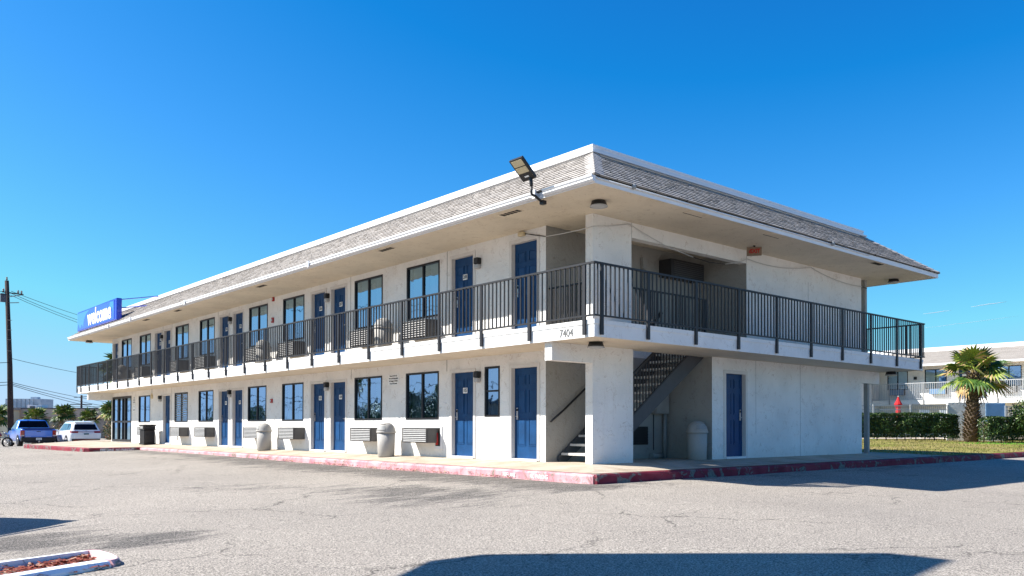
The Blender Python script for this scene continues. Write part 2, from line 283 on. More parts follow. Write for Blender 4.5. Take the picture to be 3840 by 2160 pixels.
# ------------------------------------------------------------------ mesh builder
class MB:
    def __init__(s): s.v=[];s.f=[];s.m=[];s.mats=[];s.sm=[]
    def mi(s,mt):
        mt=M[mt] if isinstance(mt,str) else mt
        if mt not in s.mats: s.mats.append(mt)
        return s.mats.index(mt)
    def face(s,pts,mt,smooth=False):
        b=len(s.v); s.v+= [tuple(p) for p in pts]; s.f.append(list(range(b,b+len(pts)))); s.m.append(s.mi(mt)); s.sm.append(smooth)
    def box(s,x0,x1,y0,y1,z0,z1,mt,T=None):
        P=[(x0,y0,z0),(x1,y0,z0),(x1,y1,z0),(x0,y1,z0),(x0,y0,z1),(x1,y0,z1),(x1,y1,z1),(x0,y1,z1)]
        if T: P=[T@Vector(p) for p in P]
        b=len(s.v); s.v+=[tuple(p) for p in P]; k=s.mi(mt)
        for q in((0,3,2,1),(4,5,6,7),(0,1,5,4),(1,2,6,5),(2,3,7,6),(3,0,4,7)): s.f.append([b+i for i in q]); s.m.append(k); s.sm.append(False)
    def bar(s,p,q,w,h,mt,up=(0,0,1)):
        p=Vector(p);q=Vector(q);d=(q-p); L=d.length; d.normalize(); up=Vector(up)
        if abs(d.dot(up))>.98: up=Vector((1,0,0)) if abs(d.x)<.9 else Vector((0,1,0))
        a=d.cross(up).normalized(); u=a.cross(d)
        T=Matrix((( *(a[i],u[i],d[i]), p[i]) if False else (a[i],u[i],d[i],p[i]) for i in range(3))) if False else Matrix([[a[0],u[0],d[0],p[0]],[a[1],u[1],d[1],p[1]],[a[2],u[2],d[2],p[2]],[0,0,0,1]])
        s.box(-w/2,w/2,-h/2,h/2,0,L,mt,T)
    def tube(s,pts,r,mt,n=8,caps=True,smooth=True):
        pts=[Vector(p) for p in pts]; rs=r if isinstance(r,(list,tuple)) else [r]*len(pts)
        b=len(s.v); k=s.mi(mt); a=None
        for i,p in enumerate(pts):
            d=(pts[min(i+1,len(pts)-1)]-pts[max(i-1,0)]); d.normalize()
            if a is None:
                ref=Vector((0,0,1)) if abs(d.z)<.9 else Vector((1,0,0)); a=d.cross(ref).normalized()
            a=(a-d*a.dot(d)).normalized(); u=d.cross(a)
            for j in range(n):
                t=2*math.pi*j/n; s.v.append(tuple(p+rs[i]*(a*math.cos(t)+u*math.sin(t))))
        for i in range(len(pts)-1):
            for j in range(n):
                s.f.append([b+i*n+j,b+i*n+(j+1)%n,b+(i+1)*n+(j+1)%n,b+(i+1)*n+j]); s.m.append(k); s.sm.append(smooth)
        if caps:
            s.f.append([b+j for j in range(n)][::-1]); s.m.append(k); s.sm.append(False)
            s.f.append([b+(len(pts)-1)*n+j for j in range(n)]); s.m.append(k); s.sm.append(False)
    def lathe(s,c,prof,mt,n=24,smooth=True,cap=True):
        b=len(s.v); k=s.mi(mt); c=Vector(c)
        for r,z in prof:
            for j in range(n):
                t=2*math.pi*j/n; s.v.append((c.x+r*math.cos(t),c.y+r*math.sin(t),c.z+z))
        for i in range(len(prof)-1):
            for j in range(n):
                s.f.append([b+i*n+j,b+i*n+(j+1)%n,b+(i+1)*n+(j+1)%n,b+(i+1)*n+j]); s.m.append(k); s.sm.append(smooth)
        if cap:
            s.f.append([b+j for j in range(n)][::-1]); s.m.append(k); s.sm.append(False)
            s.f.append([b+(len(prof)-1)*n+j for j in range(n)]); s.m.append(k); s.sm.append(False)
    def build(s,name,parent=None,origin=None,bevel=0,loc=None):
        me=bpy.data.meshes.new(name)
        o0=Vector(origin) if origin else Vector((0,0,0))
        me.from_pydata([tuple(Vector(v)-o0) for v in s.v],[],s.f)
        for m_ in s.mats: me.materials.append(m_)
        me.polygons.foreach_set('material_index',s.m); me.polygons.foreach_set('use_smooth',s.sm); me.update()
        o=bpy.data.objects.new(name,me); COL.objects.link(o)
        if origin: o.location=origin
        if loc: o.location=loc
        if parent:
            o.parent=parent
            if origin is None and loc is None: o.matrix_parent_inverse=parent_inv(parent)
            elif origin is not None: o.matrix_parent_inverse=parent_inv(parent)
        if bevel:
            bv=o.modifiers.new('bevel','BEVEL'); bv.width=bevel; bv.segments=2; bv.limit_method='ANGLE'; bv.angle_limit=R(40)
        return o
def parent_inv(p):
    # world matrix from locs only (parents are Empties / meshes with plain transforms)
    m=Matrix.Identity(4); q=p; chain=[]
    while q: chain.append(q); q=q.parent
    for q in reversed(chain): m=m@q.matrix_parent_inverse@q.matrix_basis
    return m.inverted()
def tag(o,label=None,cat=None,group=None,kind=None):
    if label:o['label']=label
    if cat:o['category']=cat
    if group:o['group']=group
    if kind:o['kind']=kind
    return o
def empty(name,loc=(0,0,0),rz=0,**k):
    o=bpy.data.objects.new(name,None); COL.objects.link(o); o.location=loc; o.rotation_euler=(0,0,rz); o.empty_display_size=.3
    return tag(o,**k)
KIDS={}
def copy_tree(o,parent=None):
    c=o.copy(); COL.objects.link(c)
    if parent is not None: c.parent=parent
    for ch in [x for x in bpy.data.objects if x.parent==o]: copy_tree(ch,c)
    return c
def text_mesh(txt,size,mt,name,parent=None,T=None,extrude=.003,bold=0.,sx=1.,align='CENTER',spacing=1.):
    cu=bpy.data.curves.new('txt','FONT'); cu.body=txt; cu.size=size; cu.extrude=extrude; cu.offset=bold; cu.align_x=align; cu.align_y='CENTER'; cu.space_character=spacing; cu.resolution_u=3
    t=bpy.data.objects.new('txt',cu); COL.objects.link(t)
    bpy.context.view_layer.update()
    me=bpy.data.meshes.new_from_object(t.evaluated_get(bpy.context.evaluated_depsgraph_get()))
    bpy.data.objects.remove(t); bpy.data.curves.remove(cu)
    me.transform(Matrix.Diagonal((sx,1,1,1))); 
    if T: me.transform(T)
    me.materials.clear(); me.materials.append(M[mt]); me.name=name
    o=bpy.data.objects.new(name,me); COL.objects.link(o)
    if parent: o.parent=parent; o.matrix_parent_inverse=parent_inv(parent)
    return o
def face_negX(x,y,z): # text readable from -X side (viewer at -X looking +X): text right = -Y
    return Matrix([[0,0,-1,x],[-1,0,0,y],[0,1,0,z],[0,0,0,1]])
def face_negY(x,y,z): # viewer at -Y: right = +X
    return Matrix([[1,0,0,x],[0,0,-1,y],[0,1,0,z],[0,0,0,1]])

# ------------------------------------------------------------------ key dimensions
W=11.12; L=32.99; ZS=5.045; ZF=5.155; ZP=6.41; SP=1.53; ZB=2.69; TB=.31; OS=1.21; OR=1.527; ROP=1.9
KY=1.40; KZ=-.10; KH=.165
def ground_z(x,y):
    # distance outside the kerb line
    dx=max(-KY-x,0,x-60); dy=max(-KY-y,0,y-40)
    d=math.hypot(dx,dy)
    z=KZ-KH+.07*min(max((y-6)/12,0),1)-.030*min(d,9)
    if y>28: z-= .05*min(max((y-28)/12,0),1)
    if y>40 or x<-KY: pass
    if y>38: z=min(z,-.29-.31*min((y-38)/10,1))
    return z
# ------------------------------------------------------------------ setting
def make_ground():
    xs=[];ys=[]
    def ax(lo,hi,a,b,st):
        r=[];v=lo
        while v<hi:
            r.append(v); v+= st if a<=v<b else st*6
        r.append(hi); return r
    xs=ax(-130,130,-16,24,.35); ys=ax(-60,190,-16,40,.35)
    me=bpy.data.meshes.new('parking_lot'); vs=[(x,y,ground_z(x,y)+.012*noise.noise(Vector((x*.5,y*.5,0)))) for x in xs for y in ys]
    # inside the building/lawn footprint keep below slabs
    n=len(ys); fs=[(i*n+j,(i+1)*n+j,(i+1)*n+j+1,i*n+j+1) for i in range(len(xs)-1) for j in range(n-1)]
    me.from_pydata(vs,[],fs); me.materials.append(M['asphalt'])
    at=me.attributes.new('stain','FLOAT','POINT'); vals=[]
    for (x,y,z) in vs:
        s=0.
        d=-KY-x
        if y>-2.2 and y<30 and d>-.3: s=max(s,.86*math.exp(-((d-.55)/(1.35 if y<15 else .9))**2)*(1 if y<15 else .85))
        s=max(s,.78*math.exp(-(((x+4.4)/1.7)**2+((y+.1)/3.)**2)))
        s=max(s,.50*math.exp(-(((x+5.6)/1.6)**2+((y-3.5)/2.2)**2)))
        if x>-2.6 and x<12 : s=max(s,.45*math.exp(-((-KY-y-.5)/.7)**2))
        s=max(s,.98*math.exp(-(((x+10.2)/1.1)**2+((y+1.2)/1.1)**2)))
        s=max(s,.95*math.exp(-(((x+9.1)/.8)**2+((y+2.1)/.8)**2)))
        vals.append(s)
    at.data.foreach_set('value',vals)
    for p in me.polygons: p.use_smooth=True
    o=bpy.data.objects.new('parking_lot',me); COL.objects.link(o); tag(o,kind='structure')
    b=MB(); b.face([(-2500,-2500,-.95),(2500,-2500,-.95),(2500,2500,-.95),(-2500,2500,-.95)],'sand'); tag(b.build('ground'),kind='structure')
make_ground()
def sloped_walk():
    b=MB()
    def quad(P,mt='walk'): b.face(P,mt)
    e=KY-.15
    zi=lambda d: 0-.10*d/KY
    zo=zi(e)
    # under-building floor at z=0 (recess etc.) and sloping aprons
    quad([(-.0,0,0),(W+1.3,0,0),(W+1.3,L+5,0),(0,L+5,0)])
    quad([(-e,-e,zo),(0,0,0),(0,24.0,0),(-e,24.0,zo)][::-1])
    quad([(-e,-e,zo),(W+1.5+e,-e,zo),(W+1.3,0,0),(0,0,0)])
    quad([(W+1.3,0,0),(W+1.5+e,-e,zo),(W+1.5+e,2,zo),(W+1.3,2,0)])
    # entrance plaza at far end
    quad([(-e,24.0,zo),(0,24.0,0),(0,L+5.2,-.02),(-1.5,37.2,-.1),(-3.6,33.2,-.1),(-3.25,24.15,-.1)][::-1])
    b.face([(0,L+5.2,-.02),(W,L+5.2,-.02),(W,L+6,-.1),(1.1,39.2,-.1),(-1.5,37.2,-.1)],'walk')
    bm=bmesh.new()
    o=b.build('sidewalk'); bm.from_mesh(o.data)
    bmesh.ops.recalc_face_normals(bm,faces=bm.faces)
    for f in bm.faces:
        if f.normal.z<0: f.normal_flip()
    bm.to_mesh(o.data); bm.free(); tag(o,kind='structure')
sloped_walk()
def kerb(name,poly,mt,w=.15,ztop=KZ,h=.36,mtop=None,sub=.5,wob=.006,parent=None):
    """poly: outer edge points; inside is to the left of travel"""
    pts=[]
    for a,b_ in zip(poly[:-1],poly[1:]):
        a=Vector(a);b_=Vector(b_);n=max(1,int((b_-a).length/sub))
        for i in range(n): pts.append(a+(b_-a)*i/n)
    pts.append(Vector(poly[-1]))
    mb=MB(); rows=[]
    for i,p in enumerate(pts):
        d0=(pts[i]-pts[max(i-1,0)]);d1=(pts[min(i+1,len(pts)-1)]-pts[i])
        if d0.length<1e-6:d0=d1
        if d1.length<1e-6:d1=d0
        d0=d0.normalized();d1=d1.normalized()
        n0=Vector((-d0.y,d0.x,0));n1=Vector((-d1.y,d1.x,0)); n=(n0+n1).normalized(); s=1/max(.5,n.dot(n0))
        j=random.uniform(-wob,wob)*2; k=random.uniform(-wob,wob)
        row=[p+Vector((0,0,ztop-h)) - n*s*.01, p+Vector((0,0,ztop-.035+k))+n*s*j, p+n*s*(.03+j)+Vector((0,0,ztop+k)), p+n*s*w+Vector((0,0,ztop+.004)), p+n*s*w+Vector((0,0,ztop-h))]
        rows.append(row)
    for a,b_ in zip(rows[:-1],rows[1:]):
        for q in range(4): mb.face([a[q],b_[q],b_[q+1],a[q+1]][::-1],mtop if(mtop and q==2) else mt,False)
    mb.face(rows[0],mt); mb.face(rows[-1][::-1],mt)
    return mb.build(name,parent)
# long side (faded red, lightened further to a sunlit pink) travelling -Y->+Y has inside on the right, so travel +Y -> -Y
k1=kerb('kerb_long_side',[(-KY,23.9,0),(-KY,-KY+.12,0),(-KY+.02,-KY+.05,0)],'kerbpink'); tag(k1,kind='structure')
k2=kerb('kerb_end_side',[(-KY+.0,-KY+.10,0),(-KY+.06,-KY+.0,0),(30,-KY,0),(60,-KY-.3,0)],'kerbred'); tag(k2,kind='structure')
k3=kerb('kerb_entrance',[(1.1,39.2,0),(-1.5,37.2,0),(-3.75,33.2,0),(-3.40,24.15,0),(-3.25,23.98,0),(-KY-.0,23.9,0)],'kerbred'); tag(k3,kind='structure')
for txt,y0 in(('FIRE LANE',.92),('NO PARKING',.05)):
    text_mesh(txt,.115,'wletter','kerb_lettering',k1,face_negX(-KY-.012,y0,KZ-.1),.001,.002,.72)
T=Matrix([[.3/ .6,0,-.8,-2.3],[-.0,0,0,0],[0,1,0,KZ-.1],[0,0,0,1]])
a=Vector((-3.25,24.0,0));b_=Vector((-1.4,23.92,0)); d=(b_-a).normalized(); n=Vector((d.y,-d.x,0))
T=Matrix([[d.x,0,n.x,-2.25],[d.y,0,n.y,23.93-.02],[0,1,0,KZ-.09],[0,0,0,1]])
text_mesh('FIRE LANE  NO PARKING',.13,'wletter','kerb_lettering',k3,T,.001,.003,.85)

# parking lines
def line(name,p,q,w=.1):
    p=Vector(p);q=Vector(q);d=(q-p).normalized();n=Vector((-d.y,d.x,0))*w/2; mb=MB(); k=14
    for i in range(k):
        a=p+(q-p)*i/k;b2=p+(q-p)*(i+1)/k
        P=[a-n,b2-n,b2+n,a+n]; mb.face([(v.x,v.y,ground_z(v.x,v.y)+.016) for v in P],'yellowp')
    return tag(mb.build(name),kind='structure')
line('parking_line',(-17,2.05,0),(-10.1,1.4,0)); line('parking_line',(-19,4.9,0),(-10.6,4.3,0))
# concrete patch near the kerb corner
def patch(cx,cy,rx,ry,rot):
    mb=MB(); P=[]
    for i in range(18):
        t=2*math.pi*i/18; r=1+random.uniform(-.15,.15); x=rx*r*math.cos(t);y=ry*r*math.sin(t)
        X=cx+x*math.cos(rot)-y*math.sin(rot);Y=cy+x*math.sin(rot)+y*math.cos(rot); P.append((X,Y,ground_z(X,Y)+.018))
    mb.face(P,'patch'); return tag(mb.build('pavement_patch'),kind='structure')

# ------------------------------------------------------------------ motel
BLD=empty('motel_building',(0,0,0),label='long white two-storey stucco motel with grey shingled mansard roof and blue doors',cat='motel')
def holes_plane(mb,O,U,V,Nn,u0,u1,v0,v1,holes,depth,mt,rmt=None):
    """wall sheet with rectangular holes + reveals going inward (-N)"""
    O=Vector(O);U=Vector(U);V=Vector(V);Nn=Vector(Nn)
    us=sorted({u0,u1,*[h[0] for h in holes],*[h[1] for h in holes]}); vs=sorted({v0,v1,*[h[2] for h in holes],*[h[3] for h in holes]})
    def pt(u,v,d=0): return O+U*u+V*v-Nn*d
    flip=U.cross(V).dot(Nn)<0
    def add(P):
        mb.face(P[::-1] if flip else P,mt)
    for i in range(len(us)-1):
        for j in range(len(vs)-1):
            uc=(us[i]+us[i+1])/2;vc=(vs[j]+vs[j+1])/2
            if uc<u0 or uc>u1 or vc<v0 or vc>v1: continue
            if any(h[0]<uc<h[1] and h[2]<vc<h[3] for h in holes): continue
            add([pt(us[i],vs[j]),pt(us[i+1],vs[j]),pt(us[i+1],vs[j+1]),pt(us[i],vs[j+1])])
    for h in holes:
        a,b2,c,d=h[:4]
        add([pt(a,c),pt(a,d),pt(a,d,depth),pt(a,c,depth)][::-1]); add([pt(b2,c),pt(b2,d),pt(b2,d,depth),pt(b2,c,depth)])
        add([pt(a,d),pt(b2,d),pt(b2,d,depth),pt(a,d,depth)]); add([pt(a,c),pt(b2,c),pt(b2,c,depth),pt(a,c,depth)][::-1])
WLO,WLT=.93,2.13; WUO,WUT=3.50,4.885
win_lo=[(5.27,6.73,'pair'),(7.9,9.36,'pair'),(12.5,13.99,'pair'),(15.19,16.68,'dark'),(19.84,21.34,'green'),(22.53,24.03,'louvre'),(27.15,28.75,'dark')]
win_up=[(5.25,6.71,'pair'),(7.89,9.38,'pair'),(12.47,13.95,'pair'),(15.12,16.62,'pair'),(19.76,21.26,'pair'),(22.48,23.98,'green'),(27.15,28.67,'pair'),(29.87,31.4,'pair')]
door_lo=[(1.57,2.56,None),(3.8,4.79,'105'),(9.8,10.8,'104'),(11.04,12.05,'103'),(17.06,18.07,'102'),(18.32,19.34,'101'),(24.5,25.48,None)]
door_up=[(1.58,2.56,None),(3.82,4.8,'208'),(9.82,10.8,'207'),(11.05,12.04,'206'),(17.07,18.05,'205'),(18.33,19.32,'204'),(24.5,25.45,'203'),(25.62,26.62,'202'),(31.92,32.84,'201')]
DT=2.12; DUT=4.885; DUB=2.745
w=MB()
hl=[(a,b2,WLO,WLT) for a,b2,_ in win_lo]+[(a,b2,0.02,DT) for a,b2,_ in door_lo]+[(2.91,3.45,.98,2.13),(29.83,32.85,.03,2.18)]
holes_plane(w,(0,0,0),(0,1,0),(0,0,1),(-1,0,0),1.38,L,0,ZB-TB,hl,.14,'stucco')
# end wall ground floor, right of stair opening
holes_plane(w,(0,0,0),(1,0,0),(0,0,1),(0,-1,0),3.97,W,0,ZB-TB,[(4.43,5.37,0.02,2.09)],.14,'stucco')
# piers, side walls of recess
w.box(0,1.22,0,.2,0,ZB-TB,'stucco')
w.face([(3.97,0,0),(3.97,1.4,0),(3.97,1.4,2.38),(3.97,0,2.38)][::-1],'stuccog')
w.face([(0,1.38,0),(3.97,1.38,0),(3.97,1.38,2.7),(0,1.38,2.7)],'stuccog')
# far end + right side + back (closing)
w.face([(W,0,0),(W,L,0),(W,L,ZS),(W,0,ZS)],'stucco'); w.face([(0,L,0),(W,L,0),(W,L,ZS),(0,L,ZS)][::-1],'stucco')
w.build('ground_floor_wall',BLD)
w=MB()
hu=[(a,b2,WUO,WUT) for a,b2,_ in win_up]+[(a,b2,DUB,DUT) for a,b2,_ in door_up]
holes_plane(w,(0,0,0),(0,1,0),(0,0,1),(-1,0,0),1.38,L,ZB,ZS,hu,.14,'stucco')
w.box(0,1.17,0,.2,ZB,ZS,'stucco'); w.box(1.17,5.37,0,.2,4.73,ZS,'stucco')
w.face([(5.37,0,ZB),(W,0,ZB),(W,0,ZS),(5.37,0,ZS)],'stucco')
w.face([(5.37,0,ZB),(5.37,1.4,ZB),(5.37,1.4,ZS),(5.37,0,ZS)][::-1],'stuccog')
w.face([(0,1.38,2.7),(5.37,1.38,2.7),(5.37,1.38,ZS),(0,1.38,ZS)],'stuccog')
w.build('upper_floor_wall',BLD)
# control joints
for y,z0,z1 in[(4.93,ZB,ZS),(19.42,ZB,ZS),(25.54,ZB,ZS),(24.42,ZB,ZS),(9.6,ZB,ZS),(4.93,2.1,2.38),(24.4,.0,2.38),(9.55,2.1,2.38)]: w=MB(); w.box(-.003,.01,y,y+.012,z0,z1,'grate'); w.build('control_joint',BLD)
for x,z0,z1 in[(8.21,ZB,4.6),(1.17,4.73,ZS),(5.37,4.73,ZS),(5.75,.6,2.38),(7.8,0,2.38)]: w=MB(); w.box(x,x+.008,-.003,.01,z0,z1,'postgrey'); w.build('control_joint',BLD)
# beams carrying the balcony
w=MB(); w.box(-1.12,-.002,0,.2,2.03,2.378,'stucco'); w.build('beam',BLD)
w=MB(); w.box(W+.002,12.2,0,.2,2.03,2.378,'stucco'); w.build('beam',BLD)
w=MB(); w.box(-1.12,-.002,L-.2,L,2.03,2.378,'stucco'); w.build('beam',BLD)
# dark partition behind windows
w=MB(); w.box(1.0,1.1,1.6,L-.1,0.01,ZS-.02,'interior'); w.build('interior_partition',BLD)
# floor slab with the stair well cut out
def grid_prism(mb,xs,ys,keep,z0,z1,mt_side,mt_top,mt_bot):
    nx,ny=len(xs)-1,len(ys)-1
    K=lambda i,j: 0<=i<nx and 0<=j<ny and keep(i,j)
    for i in range(nx):
        for j in range(ny):
            if not K(i,j): continue
            a,b2,c,d=xs[i],xs[i+1],ys[j],ys[j+1]
            mb.face([(a,c,z1),(b2,c,z1),(b2,d,z1),(a,d,z1)],mt_top); mb.face([(a,c,z0),(a,d,z0),(b2,d,z0),(b2,c,z0)],mt_bot)
            if not K(i-1,j): mb.face([(a,c,z0),(a,c,z1),(a,d,z1),(a,d,z0)],mt_side)
            if not K(i+1,j): mb.face([(b2,c,z0),(b2,d,z0),(b2,d,z1),(b2,c,z1)],mt_side)
            if not K(i,j-1): mb.face([(a,c,z0),(b2,c,z0),(b2,c,z1),(a,c,z1)],mt_side)
            if not K(i,j+1): mb.face([(a,d,z0),(a,d,z1),(b2,d,z1),(b2,d,z0)],mt_side)
w=MB(); grid_prism(w,[-OS,.2,3.72,W+OS],[-OS,.2,1.379,L+1.4],lambda i,j: not(i==1 and j==1),ZB-TB,ZB,'slab','walk','soffit')
w.build('balcony_slab',BLD)
w=MB(); e=OS+.014
for a in[((-e,-OS+.0,2.615),(-OS-.0005,L+1.4,ZB+.006))]: w.box(a[0][0],a[1][0],a[0][1]-.014,a[1][1],a[0][2],a[1][2],'slab')
w.box(-OS,W+e,-e,-OS-.0005,2.615,ZB+.006,'slab'); w.build('slab_edge_trim',BLD)
# house number on the slab edge
text_mesh('7404',.215,'gletter','house_number',BLD,face_negX(-OS-.006,-.49,2.49),.004,0,.85)
# soffit + fascia + gutter
w=MB(); o=OR-.02
w.face([(-o,-o,ZS),(-o,L+ROP,ZS),(W+o,L+ROP,ZS),(W+o,-o,ZS)],'soffit'); w.build('soffit',BLD)
w=MB()
def ring(mb,o0,o1,z0,z1,mt,yb=L+ROP):
    mb.box(-o1,-o0,-o1,yb,z0,z1,mt); mb.box(-o0,W+o0,-o1,-o0,z0,z1,mt); mb.box(W+o0,W+o1,-o1,yb,z0,z1,mt); mb.box(-o1,W+o1,yb,yb+o1-o0,z0,z1,mt)
ring(w,OR-.02,OR,ZS-.012,ZF-.002,'white'); w.build('fascia',BLD)
w=MB()
def gutter(mb,y0,y1):
    X=-OR; prof=[(0,.02),(-.05,.02),(-.085,.05),(-.075,.08),(-.10,.10),(-.105,.135),(-.09,.14),(-.085,.12),(0,.11)]
    P=[(X+a-.003,ZS+b2-.012) for a,b2 in prof]
    for (a,b2),(c,d) in zip(P[:-1],P[1:]): mb.face([(a,y0,b2),(c,y0,d),(c,y1,d),(a,y1,b2)],'white')
    mb.face([(a,y0,b2) for a,b2 in P][::-1],'white'); mb.face([(a,y1,b2) for a,b2 in P],'white')
ys=[-OR,-.22]; 
for y0,y1 in[(-OR-.02,-.26),(-.06,12.15),(12.17,18.3),(18.33,24.5),(24.53,27.6),(27.63,L+1.7)]: gutter(w,y0,y1)
w.build('gutter',BLD)
for y in(-.06,9.0,18.3,24.5,27.6): # clips / splash guards
    w=MB(); w.box(-OR-.13,-OR-.1,y-.04,y+.04,ZS-.02,ZS+.15,'white'); w.build('gutter_bracket',BLD)
# mansard roof: courses of shingle tabs
def mansard():
    mb=MB(); tones=[]
    def side(P0,P1,Q1,Q0,n=12):
        # P0->P1 eave edge, Q0/Q1 top edge
        P0,P1,Q0,Q1=map(Vector,(P0,P1,Q0,Q1))
        nrm=(P1-P0).cross(Q0-P0).normalized()
        if nrm.z<0: nrm=-nrm
        for k in range(n):
            a0=P0.lerp(Q0,k/n);a1=P1.lerp(Q1,k/n);b0=P0.lerp(Q0,min(1,(k+1.15)/n));b1=P1.lerp(Q1,min(1,(k+1.15)/n))
            Ln=(a1-a0).length; u=0.
            up=(b0-a0).normalized() if False else ((Q0+Q1)/2-(P0+P1)/2).normalized()
            while u<Ln-.001:
                wd=random.choice((.1,.14,.2,.26,.16)); v=min(Ln,u+wd); dr=random.choice((0,0,.008,.018)); th=.022+.006*(dr>.005)+random.uniform(0,.004)
                p=a0.lerp(a1,u/Ln)-up*dr+nrm*th; q=a0.lerp(a1,v/Ln)-up*dr+nrm*th; r=b0.lerp(b1,v/Ln)+nrm*.003; s=b0.lerp(b1,u/Ln)+nrm*.003
                t=.15+.85*random.random()
                mb.face([p,q,r,s],'shingle'); tones.append(t); mb.face([p-nrm*(th+.004),q-nrm*(th+.004),q,p],'shingle'); tones.append(0.)  # butt face toned darker, standing in for shade under the course
                u=v
    zt=6.235; e=OR+.03; X1=W+e; Y1=L+ROP+.03; i=SP
    side((-e,Y1,ZF+.01),(-e,-e,ZF+.01),(-e+i,-e+i,zt),(-e+i,Y1-i,zt)); 
    side((-e,-e,ZF+.01),(X1,-e,ZF+.01),(X1-i,-e+i,zt),(-e+i,-e+i,zt))
    side((X1,-e,ZF+.01),(X1,Y1,ZF+.01),(X1-i,Y1-i,zt),(X1-i,-e+i,zt)); side((X1,Y1,ZF+.01),(-e,Y1,ZF+.01),(-e+i,Y1-i,zt),(X1-i,Y1-i,zt))
    # hip caps
    for (P,Q) in(((-e,-e,ZF+.01),(-e+i,-e+i,zt)),((X1,-e,ZF+.01),(X1-i,-e+i,zt))):
        P=Vector(P);Q=Vector(Q)
        sgn=1 if P.x<0 else -1
        for k in range(13):
            a=P.lerp(Q,k/13);c=P.lerp(Q,(k+1.1)/13); h=Vector((0,0,.05));l=Vector((0,.24,.018));r=Vector((.24*sgn,0,.018)); t=.12+random.random()*.03
            mb.face([a+l,a+h,c+h-Vector((0,0,.012)),c+l],'shingle');tones.append(t); mb.face([a+h,a+r,c+r,c+h-Vector((0,0,.012))],'shingle');tones.append(t)
            mb.face([a+l,a+h,a+r,a],'shingle');tones.append(0.)
    o=mb.build('shingle_roof',BLD); at=o.data.attributes.new('tone','FLOAT','FACE'); at.data.foreach_set('value',tones)
    # flat deck under, closes the volume
    d=MB(); d.face([(-e+.02,-e+.02,ZF-.004),(X1-.02,-e+.02,ZF-.004),(X1-.02,Y1,ZF-.004),(-e+.02,Y1,ZF-.004)],'grate')
    d.face([(0,0,zt-.02),(W,0,zt-.02),(W,L,zt-.02),(0,L,zt-.02)],'postgrey'); d.build('roof_deck',BLD)
mansard()
w=MB(); i=.02
def ring2(mb,a,b2,z0,z1,mt):
    # ring between inset a (outer) and b2 (inner) from the wall line
    x0,x1,y0,y1=a,W-a,a,L+ROP-OR-a
    X0,X1,Y0,Y1=b2,W-b2,b2,L+ROP-OR-b2
    mb.box(x0,X0,y0,y1,z0,z1,mt); mb.box(X1,x1,y0,y1,z0,z1,mt); mb.box(X0,X1,y0,Y0,z0,z1,mt); mb.box(X0,X1,Y1,y1,z0,z1,mt)
ring2(w,-.05,.12,6.20,ZP,'white'); ring2(w,-.12,-.052,6.245,6.285,'white'); ring2(w,-.062,-.052,ZP-.03,ZP+.008,'white')
w.build('parapet',BLD)
w=MB(); ring2(w,-.035,-.005,6.15,6.199,'grate'); w.build('parapet_shadow_strip',BLD)  # black strip standing in for the shadow line under the parapet
w=MB(); w.tube([(-OR+.05,-OR-.02,ZS+.075),(1.0,-OR-.02,ZS+.07),(5.0,-OR-.02,ZS+.085),(8.5,-OR-.02,ZS+.07)],.014,'white',6); w.tube([(-OR-.02,-OR+.1,ZS+.12),(-OR-.02,-OR-.02,ZS+.10),(-OR+.05,-OR-.02,ZS+.075)],.012,'white',6); w.build('conduit',BLD)
for x in(-.55,6.6):
    w=MB(); w.lathe((x,-OR-.05,ZS+.04),[(.0,0),(.035,.01),(.045,.04),(.04,.08),(.02,.10),(0,.105)],'postgrey',12,cap=False); w.build('eave_lamp',BLD)
# soffit vents and hatches
for y,open_ in[(1.08,1),(5.72,1),(9.35,0),(12.82,1),(16.38,0),(20.1,1),(23.72,1),(31,0)]:
    w=MB(); w.box(-1.36,-1.16,y-.32,y+.32,ZS-.008,ZS-.001,'soffit')
    if open_:
        for k in range(5): w.box(-1.33,-1.19,y-.29+k*.116,y-.29+k*.116+.085,ZS-.012,ZS-.0075,'grate')
    w.build('soffit_vent',BLD)
for x,open_ in[(1.6,0),(4.45,0),(9.28,1)]:
    w=MB(); w.box(x-.3,x+.3,-1.46,-1.26,ZS-.010,ZS-.001,'soffit')
    if open_: w.box(x-.24,x+.24,-1.43,-1.29,ZS-.014,ZS-.009,'grate')
    else: w.box(x-.31,x+.31,-1.265,-1.25,ZS-.014,ZS-.009,'grate')
    w.build('soffit_vent',BLD)
def round_lamp(x,y,z):
    a=MB(); a.lathe((x,y,z),[(.13,-.001),(.15,-.06),(.165,-.10),(.10,-.105)],'lampblack',20); p=a.build('ceiling_lamp',BLD)
    a=MB(); a.lathe((x,y,z),[(.168,-.092),(.172,-.112),(.12,-.125),(.06,-.13)],'lens',20); a.build('lamp_lens',p)
round_lamp(-.57,-.71,ZS); round_lamp(11.93,-.57,ZS); round_lamp(-.47,-.54,ZB-TB); round_lamp(12.1,-.4,ZB-TB); round_lamp(-.75,34.2,ZS)

